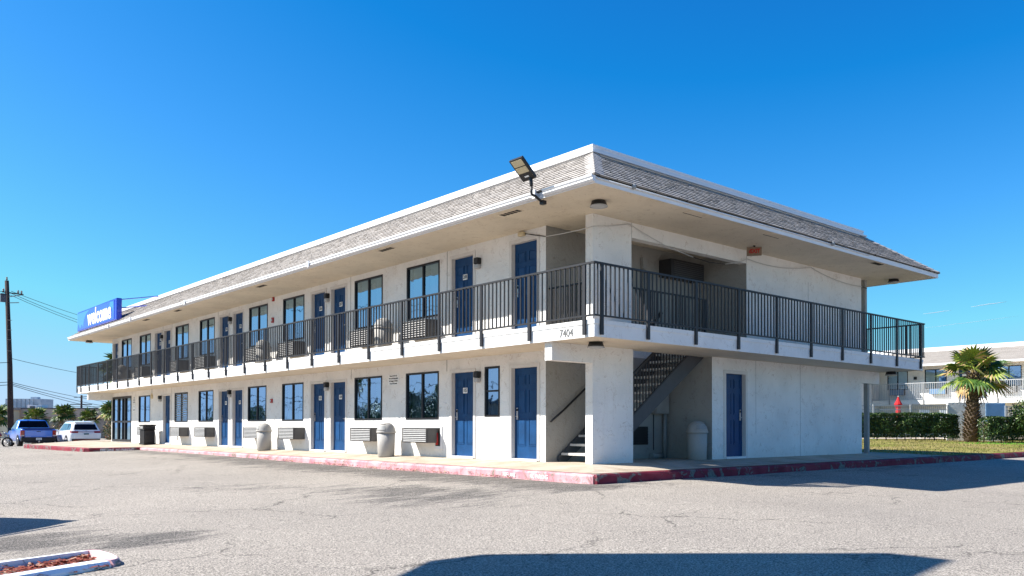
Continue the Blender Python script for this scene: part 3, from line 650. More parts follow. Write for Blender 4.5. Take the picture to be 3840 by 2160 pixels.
# ---- windows
def curtain(parent,y0,y1,z0,z1,mt,x=.17):
    n=max(3,int((y1-y0)/.035)); mb=MB(); k=[]
    for i in range(n+1):
        k.append((x+.022*math.sin(i*1.9+random.uniform(-.4,.4)),y0+(y1-y0)*i/n))
    for (a,b2),(c,d) in zip(k[:-1],k[1:]): mb.face([(a,b2,z0),(a,b2,z1),(c,d,z1),(c,d,z0)],mt,True)
    return mb.build('curtain',parent)
def window(y0,y1,z0,z1,kind):
    f=MB(); t=.045; xo,xi=-.012,.07
    f.box(xo,xi,y0,y0+t,z0,z1,'black');f.box(xo,xi,y1-t,y1,z0,z1,'black');f.box(xo,xi,y0+t,y1-t,z0,z0+t,'black');f.box(xo,xi,y0+t,y1-t,z1-t,z1,'black')
    ym=(y0+y1)/2
    if y1-y0>1: f.box(xo+.01,xi,ym-.028,ym+.028,z0+t,z1-t,'black')
    else: f.box(xo+.01,xi,y0+t,y1-t,z0+.57,z0+.61,'black')
    w_=f.build('window',BLD)
    g=MB(); g.face([(.03,y0+t,z0+t),(.03,y0+t,z1-t),(.03,y1-t,z1-t),(.03,y1-t,z0+t)],'glass')
    if y1-y0>1: g.face([(.036,y0+t,z0+t),(.036,y0+t,z0+t+.001),(.036,y0+t+.001,z0+t)],'glass')
    g.build('pane',w_)
    if kind=='pair':
        a=random.uniform(.25,.42)*(y1-y0); b2=random.uniform(.25,.42)*(y1-y0)
        curtain(w_,y0+.03,y0+a,z0,z1,'curtain'); curtain(w_,y1-b2,y1-.03,z0,z1,'curtain',.19)
    elif kind=='green': curtain(w_,y0+.03,ym+.35,z0,z1,'curtain')
    elif kind=='dark': curtain(w_,y0+.03,y0+.35,z0,z1,'curtain')
    elif kind=='full': curtain(w_,y0+.03,y1-.03,z0,z1,'curtain')
    elif kind=='louvre':
        s=MB(); z=z0+.06
        while z<z1-.06:
            s.face([(.008,y0+t,z),(.008,y1-t,z),(.026,y1-t,z+.045),(.026,y0+t,z+.045)][::-1],'blind'); z+=.075
        s.build('louvre_slats',w_)
    return w_
for a,b2,k in win_lo: window(a,b2,WLO,WLT,k)
for a,b2,k in win_up: window(a,b2,WUO,WUT,k)
window(2.91,3.45,.98,2.13,'full')
# entrance glass doors
f=MB(); y0,y1,z0,z1=29.83,32.85,.03,2.18
f.box(-.02,.09,y0,y0+.09,z0,z1,'black'); f.box(-.02,.09,y1-.09,y1,z0,z1,'black'); f.box(-.02,.09,y0+.09,y1-.09,z1-.1,z1,'black'); f.box(-.02,.09,y0+.09,y1-.09,z0,z0+.1,'black')
for yy in(30.75,31.85): f.box(-.015,.085,yy,yy+.15,z0+.1,z1-.1,'black')
f.box(-.012,.07,y0+.09,y1-.09,.93,1.02,'black'); f.box(-.012,.07,31.2,31.26,z0+.1,z1-.1,'black')
gd=f.build('entrance_door',BLD)
g=MB(); g.face([(.04,y0,z0),(.04,y0,z1),(.04,y1,z1),(.04,y1,z0)],'glass'); g.build('pane',gd)
# ---- doors
def panel_door(mb,T,wd,h,mt):
    """leaf in local u (0..wd), v (0..h), facing -n ; six raised panels"""
    def bx(u0,u1,v0,v1,d0,d1): mb.box(u0,u1,v0,v1,d0,d1,mt,T)
    bx(0,wd,0,h,-.04,0)
    c=wd/2
    for (v0,v1) in((.28,.88),(1.0,1.52),(1.62,1.85)):
        for(u0,u1) in((.10,c-.05),(c+.05,wd-.10)):
            if v1>h-.08: v1=h-.08
            # sunken groove frame
            for a in((u0,u1,v0,v0+.014),(u0,u1,v1-.014,v1),(u0,u0+.014,v0+.014,v1-.014),(u1-.014,u1,v0+.014,v1-.014)): bx(a[0],a[1],a[2],a[3],0.0005,.010)
            bx(u0+.035,u1-.035,v0+.035,v1-.035,0.0005,.008)
def door(axis,a,b2,z0,z1,num,hinge_left=True):
    """axis 'X': long facade (plane X=0, u=-Y viewed from outside); axis 'Y': end facade"""
    if axis=='X':
        base=Matrix([[0,0,-1,0],[-1,0,0,b2],[0,1,0,0],[0,0,0,1]])  # u -> -Y starting at b2, v->z, n->-X
    else:
        base=Matrix([[1,0,0,a],[0,0,-1,0],[0,1,0,0],[0,0,0,1]])
    wd=b2-a; t=.07
    fr=MB()
    # frame trim slightly proud and jamb inside
    fr.box(-.01,t,z0,z1+.01,-.13,.018,'jamb',base); fr.box(wd-t,wd+.01,z0,z1+.01,-.13,.018,'jamb',base); fr.box(t,wd-t,z1-t,z1+.01,-.13,.018,'jamb',base); fr.box(t,wd-t,z0-.02,z0+.03,-.13,.03,'white',base)
    F=fr.build('door_frame',BLD)
    d=MB(); T=base@Matrix.Translation((t,z0+.03,-.09)); panel_door(d,T,wd-2*t,z1-z0-t-.03,'navy')
    D=d.build('door',BLD)
    k=MB(); side=.10 if hinge_left else wd-2*t-.10
    k.box(side-.028,side+.028,.86,1.12,.001,.02,'metal',T); k.tube([T@Vector((side,.93,.02)),T@Vector((side,.93,.065)),T@Vector((side+(.09 if hinge_left else -.09),.93,.065))],.011,'metal',8); k.box(side-.02,side+.02,1.05,1.1,.02,.03,'black',T)
    k.build('handle',D)
    if num:
        p=MB(); p.box((wd-2*t)/2-.085,(wd-2*t)/2+.085,1.50,1.60+.03,.011,.017,'plate',T); P=p.build('number_plate',D)
        text_mesh(num,.125,'letter','number',P,T@Matrix.Translation(((wd-2*t)/2,1.567,.019)),.001,.002,.8) if False else text_mesh(num,.125,'letter','door_number',D,T@Matrix.Translation(((wd-2*t)/2,1.565,.019)),.001,.002,.8)
    return D
for a,b2,n in door_lo: door('X',a,b2,.02,DT,n,True if n in('105','103','101',None) else False)
for a,b2,n in door_up: door('X',a,b2,DUB,DUT,n,True if n in('208','206','204','202',None) else False)
door('Y',4.43,5.37,.02,2.09,None,False)
# ---- wall lamps
def wall_lamp(y,z):
    a=MB(); a.box(-.13,-.001,y-.075,y+.075,z+.02,z+.17,'lampblack'); A=a.build('wall_lamp',BLD,bevel=.02)
    a=MB(); a.box(-.12,-.005,y-.07,y+.07,z-.09,z+.018,'lens'); a.build('lamp_lens',A,bevel=.025)
for y,z in[(3.66,1.87),(10.92,1.9),(18.19,1.9),(25.7,1.9),(3.66,4.52),(10.92,4.55),(18.18,4.55),(25.53,4.5)]: wall_lamp(y,z)
a=MB(); a.box(-.1,-.001,2.02,2.2,4.93,5.02,'curtain' if 0 else 'led'); a.build('emergency_lamp',BLD,bevel=.02)
# alarms
def alarm(y,z,h):
    a=MB(); a.box(-.05,-.001,y-.06,y+.06,z-h/2,z+h/2,'redalarm'); a.box(-.058,-.051,y-.035,y+.035,z-h*.2,z+h*.25,'lens'); a.build('fire_alarm',BLD,bevel=.008)
for y,z,h in[(14.75,1.6,.13),(14.66,4.97,.13),(14.7,4.28,.17)]: alarm(y,z,h)
for y,z in[(4.98,3.95),(4.98,1.32),(9.6,4.0),(14.9,1.3),(12.2,4.1),(9.62,1.35)]:
    a=MB(); a.tube([(-.02,y,z),(0,y,z)],.022,'white',10); a.build('door_bell',BLD)
# ---- air conditioners
AC=[]
def ac(yc,z,wd=1.06,h=.37,dp=.38):
    A=MB(); x0=-dp
    A.box(x0+.02,-.002,yc-wd/2,yc+wd/2,z,z+h,'acbody'); o=A.build('air_conditioner',BLD,bevel=.01)
    g=MB(); g.box(x0+.012,x0+.0195,yc-wd/2+.02,yc+wd/2-.02,z+.02,z+h-.02,'acdark')
    n=7
    for k in range(n):
        zz=z+.03+k*(h-.05)/n
        g.face([(x0-.012,yc-wd/2+.015,zz),(x0-.012,yc+wd/2-.015,zz),(x0+.008,yc+wd/2-.015,zz+.026),(x0+.008,yc-wd/2+.015,zz+.026)][::-1],'aclouv')
        g.face([(x0-.012,yc-wd/2+.015,zz-.002),(x0+.010,yc-wd/2+.015,zz-.002),(x0+.010,yc+wd/2-.015,zz-.002),(x0-.012,yc+wd/2-.015,zz-.002)],'aclouv')
    for yy in(yc-wd/2,yc+wd/2-.016): g.box(x0-.014,x0+.01,yy,yy+.016,z,z+h,'acbody')
    g.build('grille',o); return o
for y in(5.78,8.4,12.92,15.6,20.2,22.9,27.15): ac(y,.35)
for y in(5.83,8.45,12.95,15.6,20.25,22.95,27.6,30.5): ac(y,2.96,h=.44)
# hose / extinguisher cabinet
a=MB(); a.box(-.03,-.001,5.1,5.42,.2,.76,'white'); C_=a.build('extinguisher_cabinet',BLD)
a=MB(); a.box(-.036,-.031,5.17,5.36,.27,.72,'grate'); a.tube([(-.05,5.27,.3),(-.05,5.27,.6)],.035,'redalarm',10); a.build('extinguisher',C_)
# small outlet under window near black bin
a=MB(); a.box(-.05,-.001,23.6,23.75,.22,.34,'white'); a.build('outlet_box',BLD)
# ---- stair recess items
a=MB(); a.box(2.70,3.30,1.355,1.379,.33,.76,'louvdark')
for k in range(6): a.box(2.72,3.28,1.33,1.354,.36+k*.066,.385+k*.066,'louvdark')
a.build('vent_grille',BLD)
a=MB(); a.box(3.42,3.93,1.22,1.379,1.07,1.75,'postgrey'); a.box(3.44,3.91,1.205,1.219,1.09,1.73,'postgrey'); a.build('electrical_box',BLD)
a=MB(); a.tube([(3.86,1.3,0),(3.86,1.3,1.07)],.045,'postgrey',12); a.build('conduit',BLD); a=MB(); a.tube([(3.52,1.37,.2),(3.52,1.37,1.05)],.012,'lampblack',6); a.build('conduit',BLD); a=MB(); a.tube([(1.6,1.34,2.7),(1.62,1.34,2.3),(1.75,1.34,2.12),(2.1,1.34,1.95)],.02,'cable',8); a.build('conduit',BLD)
a=MB(); a.tube([(3.35,1.3,.06),(3.75,1.3,.06)],.07,'postgrey',12); a.build('pipe_stub',BLD)
# upper floor recess vent + conduit
a=MB(); a.box(3.74,5.02,1.0,1.379,4.38,4.79,'louvdark')
for k in range(8): a.box(3.84,4.98,.985,.999,4.41+k*.046,4.425+k*.046,'acbody')
a.build('vent_grille',BLD)
a=MB(); a.box(3.05,3.17,1.28,1.379,4.5,4.76,'postgrey'); a.tube([(3.11,1.35,ZB),(3.11,1.35,4.5)],.018,'postgrey',8); a.build('conduit',BLD)
# grey posts right of the end wall
a=MB(); a.box(11.55,11.67,.04,.16,0,2.029,'postgrey'); a.build('post',BLD)
a=MB(); a.box(11.42,11.54,.04,.16,ZB,ZS,'postgrey'); a.build('post',BLD)
# ---- staircase
ST=empty('staircase'); ST.parent=BLD
nt_=14; rise=ZB/nt_; run=.262; X0=.42; sy0,sy1=.22,1.36
s=MB()
def stringer(y,w_=.05):
    s=MB(); a=Vector((X0-.12,y,.02)); b2=Vector((X0+run*13+.02,y,ZB-.02))
    hh=.30; 
    P=[(X0-.10,0),(X0+.14,0),(X0+run*13+.12,ZB-.33),(X0+run*13+.12,ZB-.02),(X0+run*12.6,ZB-.02),(X0-.10,.12)]
    s.face([(x,y,z) for x,z in P],'steel'); s.face([(x,y+w_,z) for x,z in P][::-1],'steel')
    for (p,q) in zip(P,P[1:]+P[:1]): s.face([(p[0],y,p[1]),(p[0],y+w_,p[1]),(q[0],y+w_,q[1]),(q[0],y,q[1])],'steel')
    return s.build('stringer',ST)
stringer(sy0); stringer(sy1-.06)
for k in range(13):
    t=MB(); x=X0+run*k; z=rise*(k+1); t.box(x-.04,x+.27,sy0+.052,sy1-.062,z-.05,z,'treadc'); t.build('tread',ST)
    t=MB(); t.face([(x+.0,sy0+.0505,z-.16),(x+.2,sy0+.0505,z-.051),(x+.0,sy0+.0505,z-.051)],'steel'); t.build('tread_bracket',ST); t=MB(); t.face([(x+.0,sy1-.0605,z-.16),(x+.2,sy1-.0605,z-.051),(x+.0,sy1-.0605,z-.051)][::-1],'steel'); t.build('tread_bracket',ST)
sl=rise/run
t=MB(); t.bar((X0-.05,.20,1.08),(X0+2.1,.20,1.08+2.15*sl),.045,.05,'rail'); t.bar((X0+.0,.20,.26),(X0+3.0,.20,.26+3.0*sl),.03,.03,'rail'); t.build('stair_rail',ST)
for k in range(30):
    x=X0+.05+k*.10; zb=.26+(x-X0)*sl; zt=min(1.08+(x-X0+.05)*sl,2.66) 
    if zt-zb<.12: continue
    t=MB(); t.bar((x,.20,zb),(x,.20,zt),.022,.022,'rail'); t.build('baluster',ST)
t=MB(); t.tube([(X0-.35,1.30,.86),(X0+.05,1.30,1.12),(X0+1.0,1.30,1.12+.95*sl),(X0+2.8,1.30,1.12+2.75*sl)],.024,'lampblack',8); t.build('handrail',ST)
t=MB(); t.bar((1.9,.35,ZB+.0),(2.6,.35,ZB+.62),.035,.035,'rail'); t.bar((3.05,1.30,ZB+.05),(3.72,1.30,ZB+.85),.035,.035,'rail'); t.build('handrail',ST)
# ---- balcony railings
RX=-OS-.035; ZR=3.715; ZRB=2.765
RAIL=empty('balcony_railing'); RAIL.parent=BLD
r=MB(); r.bar((RX,-OS-.035-.02,ZR),(RX,L+1.40,ZR),.05,.035,'rail'); r.bar((RX,-OS-.035-.02,ZRB),(RX,L+1.40,ZRB),.035,.03,'rail')
r.bar((RX-.02,RX,ZR),(W+OS+.04,RX,ZR),.05,.035,'rail'); r.bar((RX-.02,RX,ZRB),(W+OS+.04,RX,ZRB),.035,.03,'rail')
r.bar((W+OS+.035,RX,ZR),(W+OS+.035,L,ZR),.05,.035,'rail'); r.bar((W+OS+.035,RX,ZRB),(W+OS+.035,L,ZRB),.035,.03,'rail')
r.bar((RX,L+1.4,ZR),(.0,L+1.4,ZR),.05,.035,'rail'); r.bar((RX,L+1.4,ZRB),(0,L+1.4,ZRB),.035,.03,'rail')
r.build('rail_bars',RAIL)
posts=[]
pyl=[-.99+1.5065*k for k in range(24)]+[L+1.38]
pxl=[-1.05]+[.24+1.488*k for k in range(9)]
for y in pyl:
    p=MB(); p.box(RX-.018,RX+.018,y-.036,y+.036,2.42,ZR-.017,'rail'); p.box(RX+.015,-OS-.016,y-.03,y+.03,2.42,2.50,'rail'); p.box(RX+.015,-OS-.016,y-.03,y+.03,2.56,2.60,'rail'); p.build('post',RAIL)
for x in pxl:
    p=MB(); p.box(x-.036,x+.036,RX-.018,RX+.018,2.42,ZR-.017,'rail'); p.box(x-.03,x+.03,RX+.015,-OS-.016,2.42,2.50,'rail'); p.box(x-.03,x+.03,RX+.015,-OS-.016,2.56,2.60,'rail'); p.build('post',RAIL)
for y in[.5+1.5*k for k in range(9)]:
    p=MB(); X=W+OS+.035; p.box(X-.014,X+.014,y-.03,y+.03,2.42,ZR-.017,'rail'); p.build('post',RAIL)
for x in(-.85,-.3):
    p=MB(); p.box(x-.03,x+.03,L+1.386,L+1.414,2.42,ZR-.017,'rail'); p.build('post',RAIL)
bal=[]
def fill(pl,fn):
    ps=sorted(pl)
    for a,b2 in zip(ps[:-1],ps[1:]):
        n=12
        for k in range(1,n):
            bal.append(fn(a+(b2-a)*k/n))
bal.append((RX,RX)); fill([-1.05,.24],lambda v:(v,RX)) if False else None
for v in(-1.245+.0,-1.12): pass
for x in(-1.16,-.94,-.82,-.7,-.58,-.46,-.34,-.22,-.1,.02,.13): bal.append((x,RX))
for y in(-1.13,-.87): bal.append((RX,y))
near=len(bal)
fill(pxl[1:],lambda v:(v,RX)); 
for x in(12.24,12.33): bal.append((x,RX))
fill(pyl,lambda v:(RX,v))
rest=[]
fillr=[(W+OS+.035,y) for y in [RX+.13*k for k in range(1,100)]]+[(x,L+1.4) for x in[-1.1+.12*k for k in range(10)]]
bal.sort(key=lambda p:(p[0]+12.1)**2+(p[1]+11.7)**2)
meb=MB(); meb.box(-.0115,.0115,-.0115,.0115,ZRB+.015,ZR-.017,'rail'); b0=meb.build('baluster',RAIL,loc=(bal[0][0],bal[0][1],0))
for x,y in bal[1:100]:
    c=b0.copy(); COL.objects.link(c); c.location=(x,y,0)
r=MB()
for x,y in bal[100:]+fillr: r.box(x-.0115,x+.0115,y-.0115,y+.0115,ZRB+.015,ZR-.017,'rail')
tag(r.build('baluster_rows',RAIL),kind='stuff')
# guard around the stair well
G=empty('stairwell_guard'); G.parent=BLD
zg=3.70
r=MB(); r.bar((1.18,.1,zg),(3.85,.1,zg),.04,.035,'rail'); r.bar((1.18,.1,ZB+.1),(3.85,.1,ZB+.1),.03,.03,'rail'); r.box(3.82,3.87,.08,.13,ZB,zg,'rail')
r.bar((.1,.2,zg),(.1,1.38,zg),.04,.035,'rail'); r.bar((.1,.2,ZB+.1),(.1,1.38,ZB+.1),.03,.03,'rail'); r.build('rail_bars',G)
q=MB(); q.box(-.009,.009,-.009,.009,ZB+.115,zg-.018,'rail'); q0=q.build('baluster',G,loc=(1.3,.1,0))
for k in range(1,21): c=q0.copy(); COL.objects.link(c); c.location=(1.3+.122*k,.1,0)
for k in range(9): c=q0.copy(); COL.objects.link(c); c.location=(.1,.32+.122*k,0)

# ------------------------------------------------------------------ things on / by the motel
# welcome sign box
SG=empty('welcome_sign',(-1.0,29,5.4),label='blue illuminated box sign reading welcome mounted on the roof edge',cat='sign')
sx0,sx1,sy_0,sy_1,sz0,sz1=-1.35,-1.12,27.45,33.95,5.40,6.36
s=MB(); s.box(sx0,sx1,sy_0,sy_1,sz0,sz1,'signblue'); s.build('sign_cabinet',SG,bevel=.03)
s=MB(); s.box(sx0-.012,sx0-.001,sy_0+.32,sy_1-.06,sz0+.06,sz1-.06,'signblue2'); s.build('sign_face',SG)
s=MB()
P=[(sy_1-.07,sz1-.08),(sy_1-2.2,sz1-.08),(sy_1-1.6,sz1-.25),(sy_1-1.25,sz1-.5),(sy_1-1.1,sz0+.12),(sy_1-.9,sz0+.3),(sy_1-.55,sz0+.1),(sy_1-.3,sz0+.35),(sy_1-.07,sz0+.15)]
s.face([(sx0-.014,y,z) for y,z in P],'signlight'); s.build('sign_face_flourish',SG)
P=[(28.4,6.27),(27.9,6.27),(27.85,5.75),(28.1,6.05),(28.3,5.95),(28.45,6.1)]
s=MB(); s.face([(sx0-.014,y,z) for y,z in P],'signlight'); s.build('sign_face_flourish',SG)
text_mesh('welcome',1.02,'wletter','sign_lettering',SG,face_negX(sx0-.02,30.1,5.87),.006,.030,1.02)
for p_,q_ in(((sx1,27.6,6.32),(.3,25.5,6.42)),((sx1,27.6,5.95),(-.25,26.2,6.0)),((sx1,33.6,6.32),(.2,33.0,6.42))): s=MB(); s.bar(p_,q_,.035,.035,'signblue'); s.build('strut',SG)
for y in(28.5,32.5): s=MB(); s.box(sx0+.06,sx1-.04,y,y+.1,5.2,sz0-.001,'lampblack'); s.build('mounting_foot',SG)
# floodlight
FL=empty('floodlight',(-1.6,-.13,5.0),label='black LED area floodlight on a bent arm at the near roof corner',cat='floodlight')
f=MB(); f.tube([(-1.50,-.14,4.97),(-1.60,-.13,5.02),(-1.66,-.12,5.06),(-1.74,-.12,5.07),(-1.75,-.11,5.10),(-1.75,-.11,5.26)],.025,'lampblack',10); f.box(-1.53,-1.44,-.19,-.09,4.93,5.0,'lampblack'); f.build('arm',FL)
f=MB(); f.tube([(-1.75,-.11,5.24),(-1.76,-.10,5.40)],.035,'lampblack',10); f.build('swivel',FL,bevel=.005)
Ld=Vector((-.35,.0,.31)).normalized(); Wd=Vector((0,-1,0)); Nd=Ld.cross(Wd).normalized()
if Nd.x>0: Nd=-Nd
Tm=Matrix([[Wd.x,Ld.x,Nd.x,-1.75],[Wd.y,Ld.y,Nd.y,-.05],[Wd.z,Ld.z,Nd.z,5.36],[0,0,0,1]])@Matrix.Diagonal((.95,.76,1,1))
f=MB(); f.box(-.19,.19,0,.62,-.05,0,'lampblack',Tm); f.box(-.15,.15,.0,.17,-.09,-.0505,'lampblack',Tm)
for k in range(7): f.box(-.16+k*.05,-.15+k*.05,.2,.55,-.075,-.0505,'lampblack',Tm)
f.build('housing',FL,bevel=.012)
f=MB(); f.box(-.15,.15,.22,.385,.001,.007,'led',Tm); f.box(-.15,.15,.41,.58,.001,.007,'led',Tm); f.build('led_panel',FL)
f=MB(); f.box(-.06,.06,.09,.13,.001,.004,'plate',Tm); f.build('rating_label',FL)
# exit sign
E=empty('exit_sign',(5.2,-.5,5.0),label='worn red EXIT sign hanging under the upper soffit',cat='sign')
e=MB(); e.box(-.03,.03,-.2,.2,-.25,-.01,'exit'); e.box(-.02,.02,-.03,.03,-.01,.05,'lampblack'); e=e.build('case',E,loc=(0,0,0),bevel=.01)
text_mesh('‹EXIT',.155,'exitred','lettering',None,Matrix([[0,0,-1,-.034],[-1,0,0,0],[0,1,0,-.13],[0,0,0,1]]),.002,.006,.82).parent=E
E.rotation_euler=(0,0,R(35)); E.location=(5.02,-.45,ZS-.03); E.scale=(.85,.85,.85)
# notices
def notice(y,z,w_,h,lines,label,name='wall_notice',size=.05):
    n=empty(name,(-.01,y,z),label=label,cat='notice')
    m=MB(); m.box(-.012,-.002,y-w_/2,y+w_/2,z-h/2,z+h/2,'plate'); m.build('board',n)
    k=len(lines)
    for i,l in enumerate(lines):
        text_mesh(l,size,'letter','lettering',n,face_negX(-.015,y,z+h/2-(i+.5)*h/k),.0008,.0015,.8)
notice(7.32,1.995,.5,.27,['Please Lock Your Car','We Are Not Responsible','For Damage To Vehicles','Or Loss Of Contents'],'white notice asking guests to lock their car, between two ground floor windows',size=.052)
notice(29.4,1.97,.36,.30,['NOTICE','NO LOITERING','NO SOLICITING','NO TRESPASSING'],'upper small white notice between the glass entrance and window',size=.045)
notice(29.4,1.58,.36,.30,['NO','SMOKING'],'lower small white notice between the glass entrance and window',size=.06)
# cable
cb=MB(); cb.tube([(-.03,2.15,4.94),(-.03,2.18,4.98),(-.03,2.0,4.97),(-.03,1.62,4.87),(-.03,1.35,4.80)],.011,'cableb',6)
pts=[(-.03,1.35,4.80),(-.03,.9,4.775),(-.03,.3,4.76),(-.03,-.03,4.77),(.5,-.04,4.86),(1.06,-.04,4.99)]
cb.tube(pts,.009,'cable',6)
def sag(p,q,s,n=10,y=-.05):
    return [(p[0]+(q[0]-p[0])*i/n,y,p[1]+(q[1]-p[1])*i/n-s*4*(i/n)*(1-i/n)) for i in range(n+1)]
P=[(1.06,-.04,4.99),(1.5,-.06,4.86),(2.3,-.06,4.68),(3.2,-.06,4.58)]; cb.tube(P,.009,'cable',6)
cb.tube([(3.2,-.06,4.58),(3.8,-.06,4.545),(4.4,-.06,4.58)],.010,'cableb',6); cb.tube([(4.4,-.06,4.58),(4.9,-.06,4.68),(5.33,-.05,4.83)],.009,'cable',6)
cb.tube(sag((5.33,4.83),(8.26,5.0),.11),.009,'cable',6); cb.tube(sag((8.26,5.0),(11.08,4.80),.09),.009,'cable',6); cb.tube([(11.08,-.05,4.80),(11.5,.02,4.80)],.009,'cableb',6)
tag(cb.build('hanging_cable'),'thin drooping cable pinned along the upper end wall under the soffit','cable')
hg=MB(); hg.tube([(-.2,26.3,2.378),(-.2,26.3,2.2)],.006,'cableb',6); hg.lathe((-.2,26.3,1.93),[(.0,.0),(.05,.03),(.055,.15),(.03,.22),(.01,.27)],'led',10,cap=False)
tag(hg.build('hanging_lantern'),'small wire lantern hanging under the balcony near the lobby','lantern')
# litter along the kerb
lv=MB()
for i in range(520):
    yy=random.choice((8.6,7.4,5.9,10.5,12.2,3.3,4.6,1.4))+random.gauss(0,.35); xx=-KY-.03-abs(random.gauss(0,.05)); zz=ground_z(xx,yy)+random.uniform(.012,.05)
    leaf_=random.uniform(.012,.03); a=random.uniform(0,6.28); dx,dy=math.cos(a)*leaf_,math.sin(a)*leaf_
    lv.face([(xx-dx,yy-dy,zz),(xx+dy*.5,yy-dx*.5,zz+.01),(xx+dx,yy+dy,zz+random.uniform(0,.02)),(xx-dy*.5,yy+dx*.5,zz)],'mulch' if random.random()<.5 else 'palmt')
tag(lv.build('fallen_leaves'),kind='stuff')
# trash cans
def bin_(x,y,z,rz,label,group,src=None):
    if src is None:
        o=empty('trash_can',(x,y,z),rz,label=label,cat='trash can',group=group)
        b=MB(); b.lathe((0,0,0),[(.20,0),(.215,.01),(.225,.3),(.235,.61)],'trash',28); b.build('bin_body',o,loc=(0,0,0))
        h=MB(); prof=[(.25,.612),(.255,.64),(.245,.66)]+[(.24*math.cos(t),.66+.235*math.sin(t)) for t in[R(a) for a in(10,25,40,55,68,80,88)]]
        h.lathe((0,0,0),prof,'trash',28); h.build('dome_lid',o,loc=(0,0,0))
        fl=MB(); 
        for i in range(8):
            t0=R(-38+76*i/8);t1=R(-38+76*(i+1)/8)
            def pt(t,e): 
                r=.24*math.cos(R(e))+.006; return (-r*math.cos(t),r*math.sin(t),.665+.235*math.sin(R(e))+.002)
            fl.face([pt(t0,8),pt(t1,8),pt(t1,34),pt(t0,34)],'postgrey',True); 
        fl.build('flap',o,loc=(0,0,0))
        rm=MB(); 
        for e in(6,48): 
            rm.tube([(-(.24*math.cos(R(e))+.006)*math.cos(R(-40+80*i/8)),(.24*math.cos(R(e))+.006)*math.sin(R(-40+80*i/8)),.665+.235*math.sin(R(e))) for i in range(9)],.008,'trash',6)
        rm.build('flap_rim',o,loc=(0,0,0))
        return o
    o=copy_tree(src); o.location=(x,y,z); o.rotation_euler=(0,0,rz); o['label']=label; return o
g='domed pebble-grey trash cans along the motel'
c0=bin_(-.43,7.0,-.03,.2,'domed beige trash can on the sidewalk under the lock-your-car notice',g)
bin_(-.43,14.4,-.03,-.3,'domed beige trash can on the sidewalk below the red fire alarm, left of door 103',g,c0)
bin_(-.43,7.15,ZB,.1,'domed beige trash can on the balcony, left of door 208',g,c0)
bin_(-.43,14.5,ZB,.2,'domed beige trash can on the balcony left of door 206',g,c0)
bin_(-.5,29.6,ZB,0,'domed trash can at the far left end of the balcony beside door 201',g,c0)
bin_(3.64,.18,0,R(70),'domed grey trash can in shade in the stair recess on the end side',g,c0)
bb=empty('litter_bin',(-.5,25.9,-.03),.1,label='square black plastic litter bin outside the lobby window',cat='trash can')
b=MB(); 
b.box(-.25,.25,-.25,.25,0,.07,'binblack'); b.box(-.23,.23,-.23,.23,.0705,.62,'binblack'); b.build('bin_body',bb,loc=(0,0,0),bevel=.02)
b=MB(); b.box(-.26,.26,-.27,.27,.621,.66,'binblack'); b.box(-.24,.24,-.25,.25,.6605,.80,'binblack'); b.box(-.27,.27,-.28,.28,.801,.86,'binblack'); b.build('bin_hood',bb,loc=(0,0,0),bevel=.02)
b=MB(); b.box(-.258,-.241,-.15,.15,.68,.79,'postgrey'); b.build('bin_opening',bb,loc=(0,0,0))

# ------------------------------------------------------------------ planter island bottom left
PL=empty('planter_island',(-10.5,-3.3,-.5),label='raised parking island with chipped white and pink kerb filled with red mulch',cat='planter')
pt=-.468
k=kerb('kerb',[(-16.0,-6.08,0),(-10.72,-3.90,0),(-10.15,-3.65,0),(-9.92,-3.555,0)],'kerbwhite',w=.13,ztop=pt,h=.16,sub=.2,wob=.006,parent=PL)
k=kerb('kerb_nose',[(-9.90,-3.55,0),(-9.81,-3.49,0),(-9.775,-3.33,0),(-9.755,-3.0,0),(-9.78,-2.74,0),(-9.84,-2.66,0),(-9.93,-2.655,0)],'kerbrose',w=.13,ztop=pt,h=.16,sub=.1,wob=.004,parent=PL)
k=kerb('kerb',[(-9.95,-2.66,0),(-10.30,-2.78,0),(-10.69,-2.92,0),(-16.0,-4.9,0)],'kerbwhite',w=.13,ztop=pt,h=.16,sub=.25,wob=.006,parent=PL)
b=MB(); b.face([(-16,-6.0,-.535),(-9.9,-3.5,-.535),(-9.86,-2.75,-.535),(-16,-4.95,-.535)],'mulch'); b.build('mulch_bed',PL)
b=MB()
for i in range(1900):
    t=random.random()**1.6; x=-9.95-5*t; c=-3.15-(-9.9-x)*.395; y=c+random.uniform(-.42,.36)
    a=random.uniform(0,3.14); l=random.uniform(.02,.055); w_=random.uniform(.006,.014); z=-.525+random.uniform(0,.03); ti=random.uniform(-.3,.3)
    dx,dy=math.cos(a)*l,math.sin(a)*l; nx,ny=-math.sin(a)*w_,math.cos(a)*w_
    b.face([(x-dx-nx,y-dy-ny,z-ti*l),(x+dx-nx,y+dy-ny,z+ti*l),(x+dx+nx,y+dy+ny,z+ti*l+.004),(x-dx+nx,y-dy+ny,z-ti*l+.004)],'mulch2' if random.random()<.22 else 'mulch')
tag(b.build('mulch_chips',PL),kind='stuff')

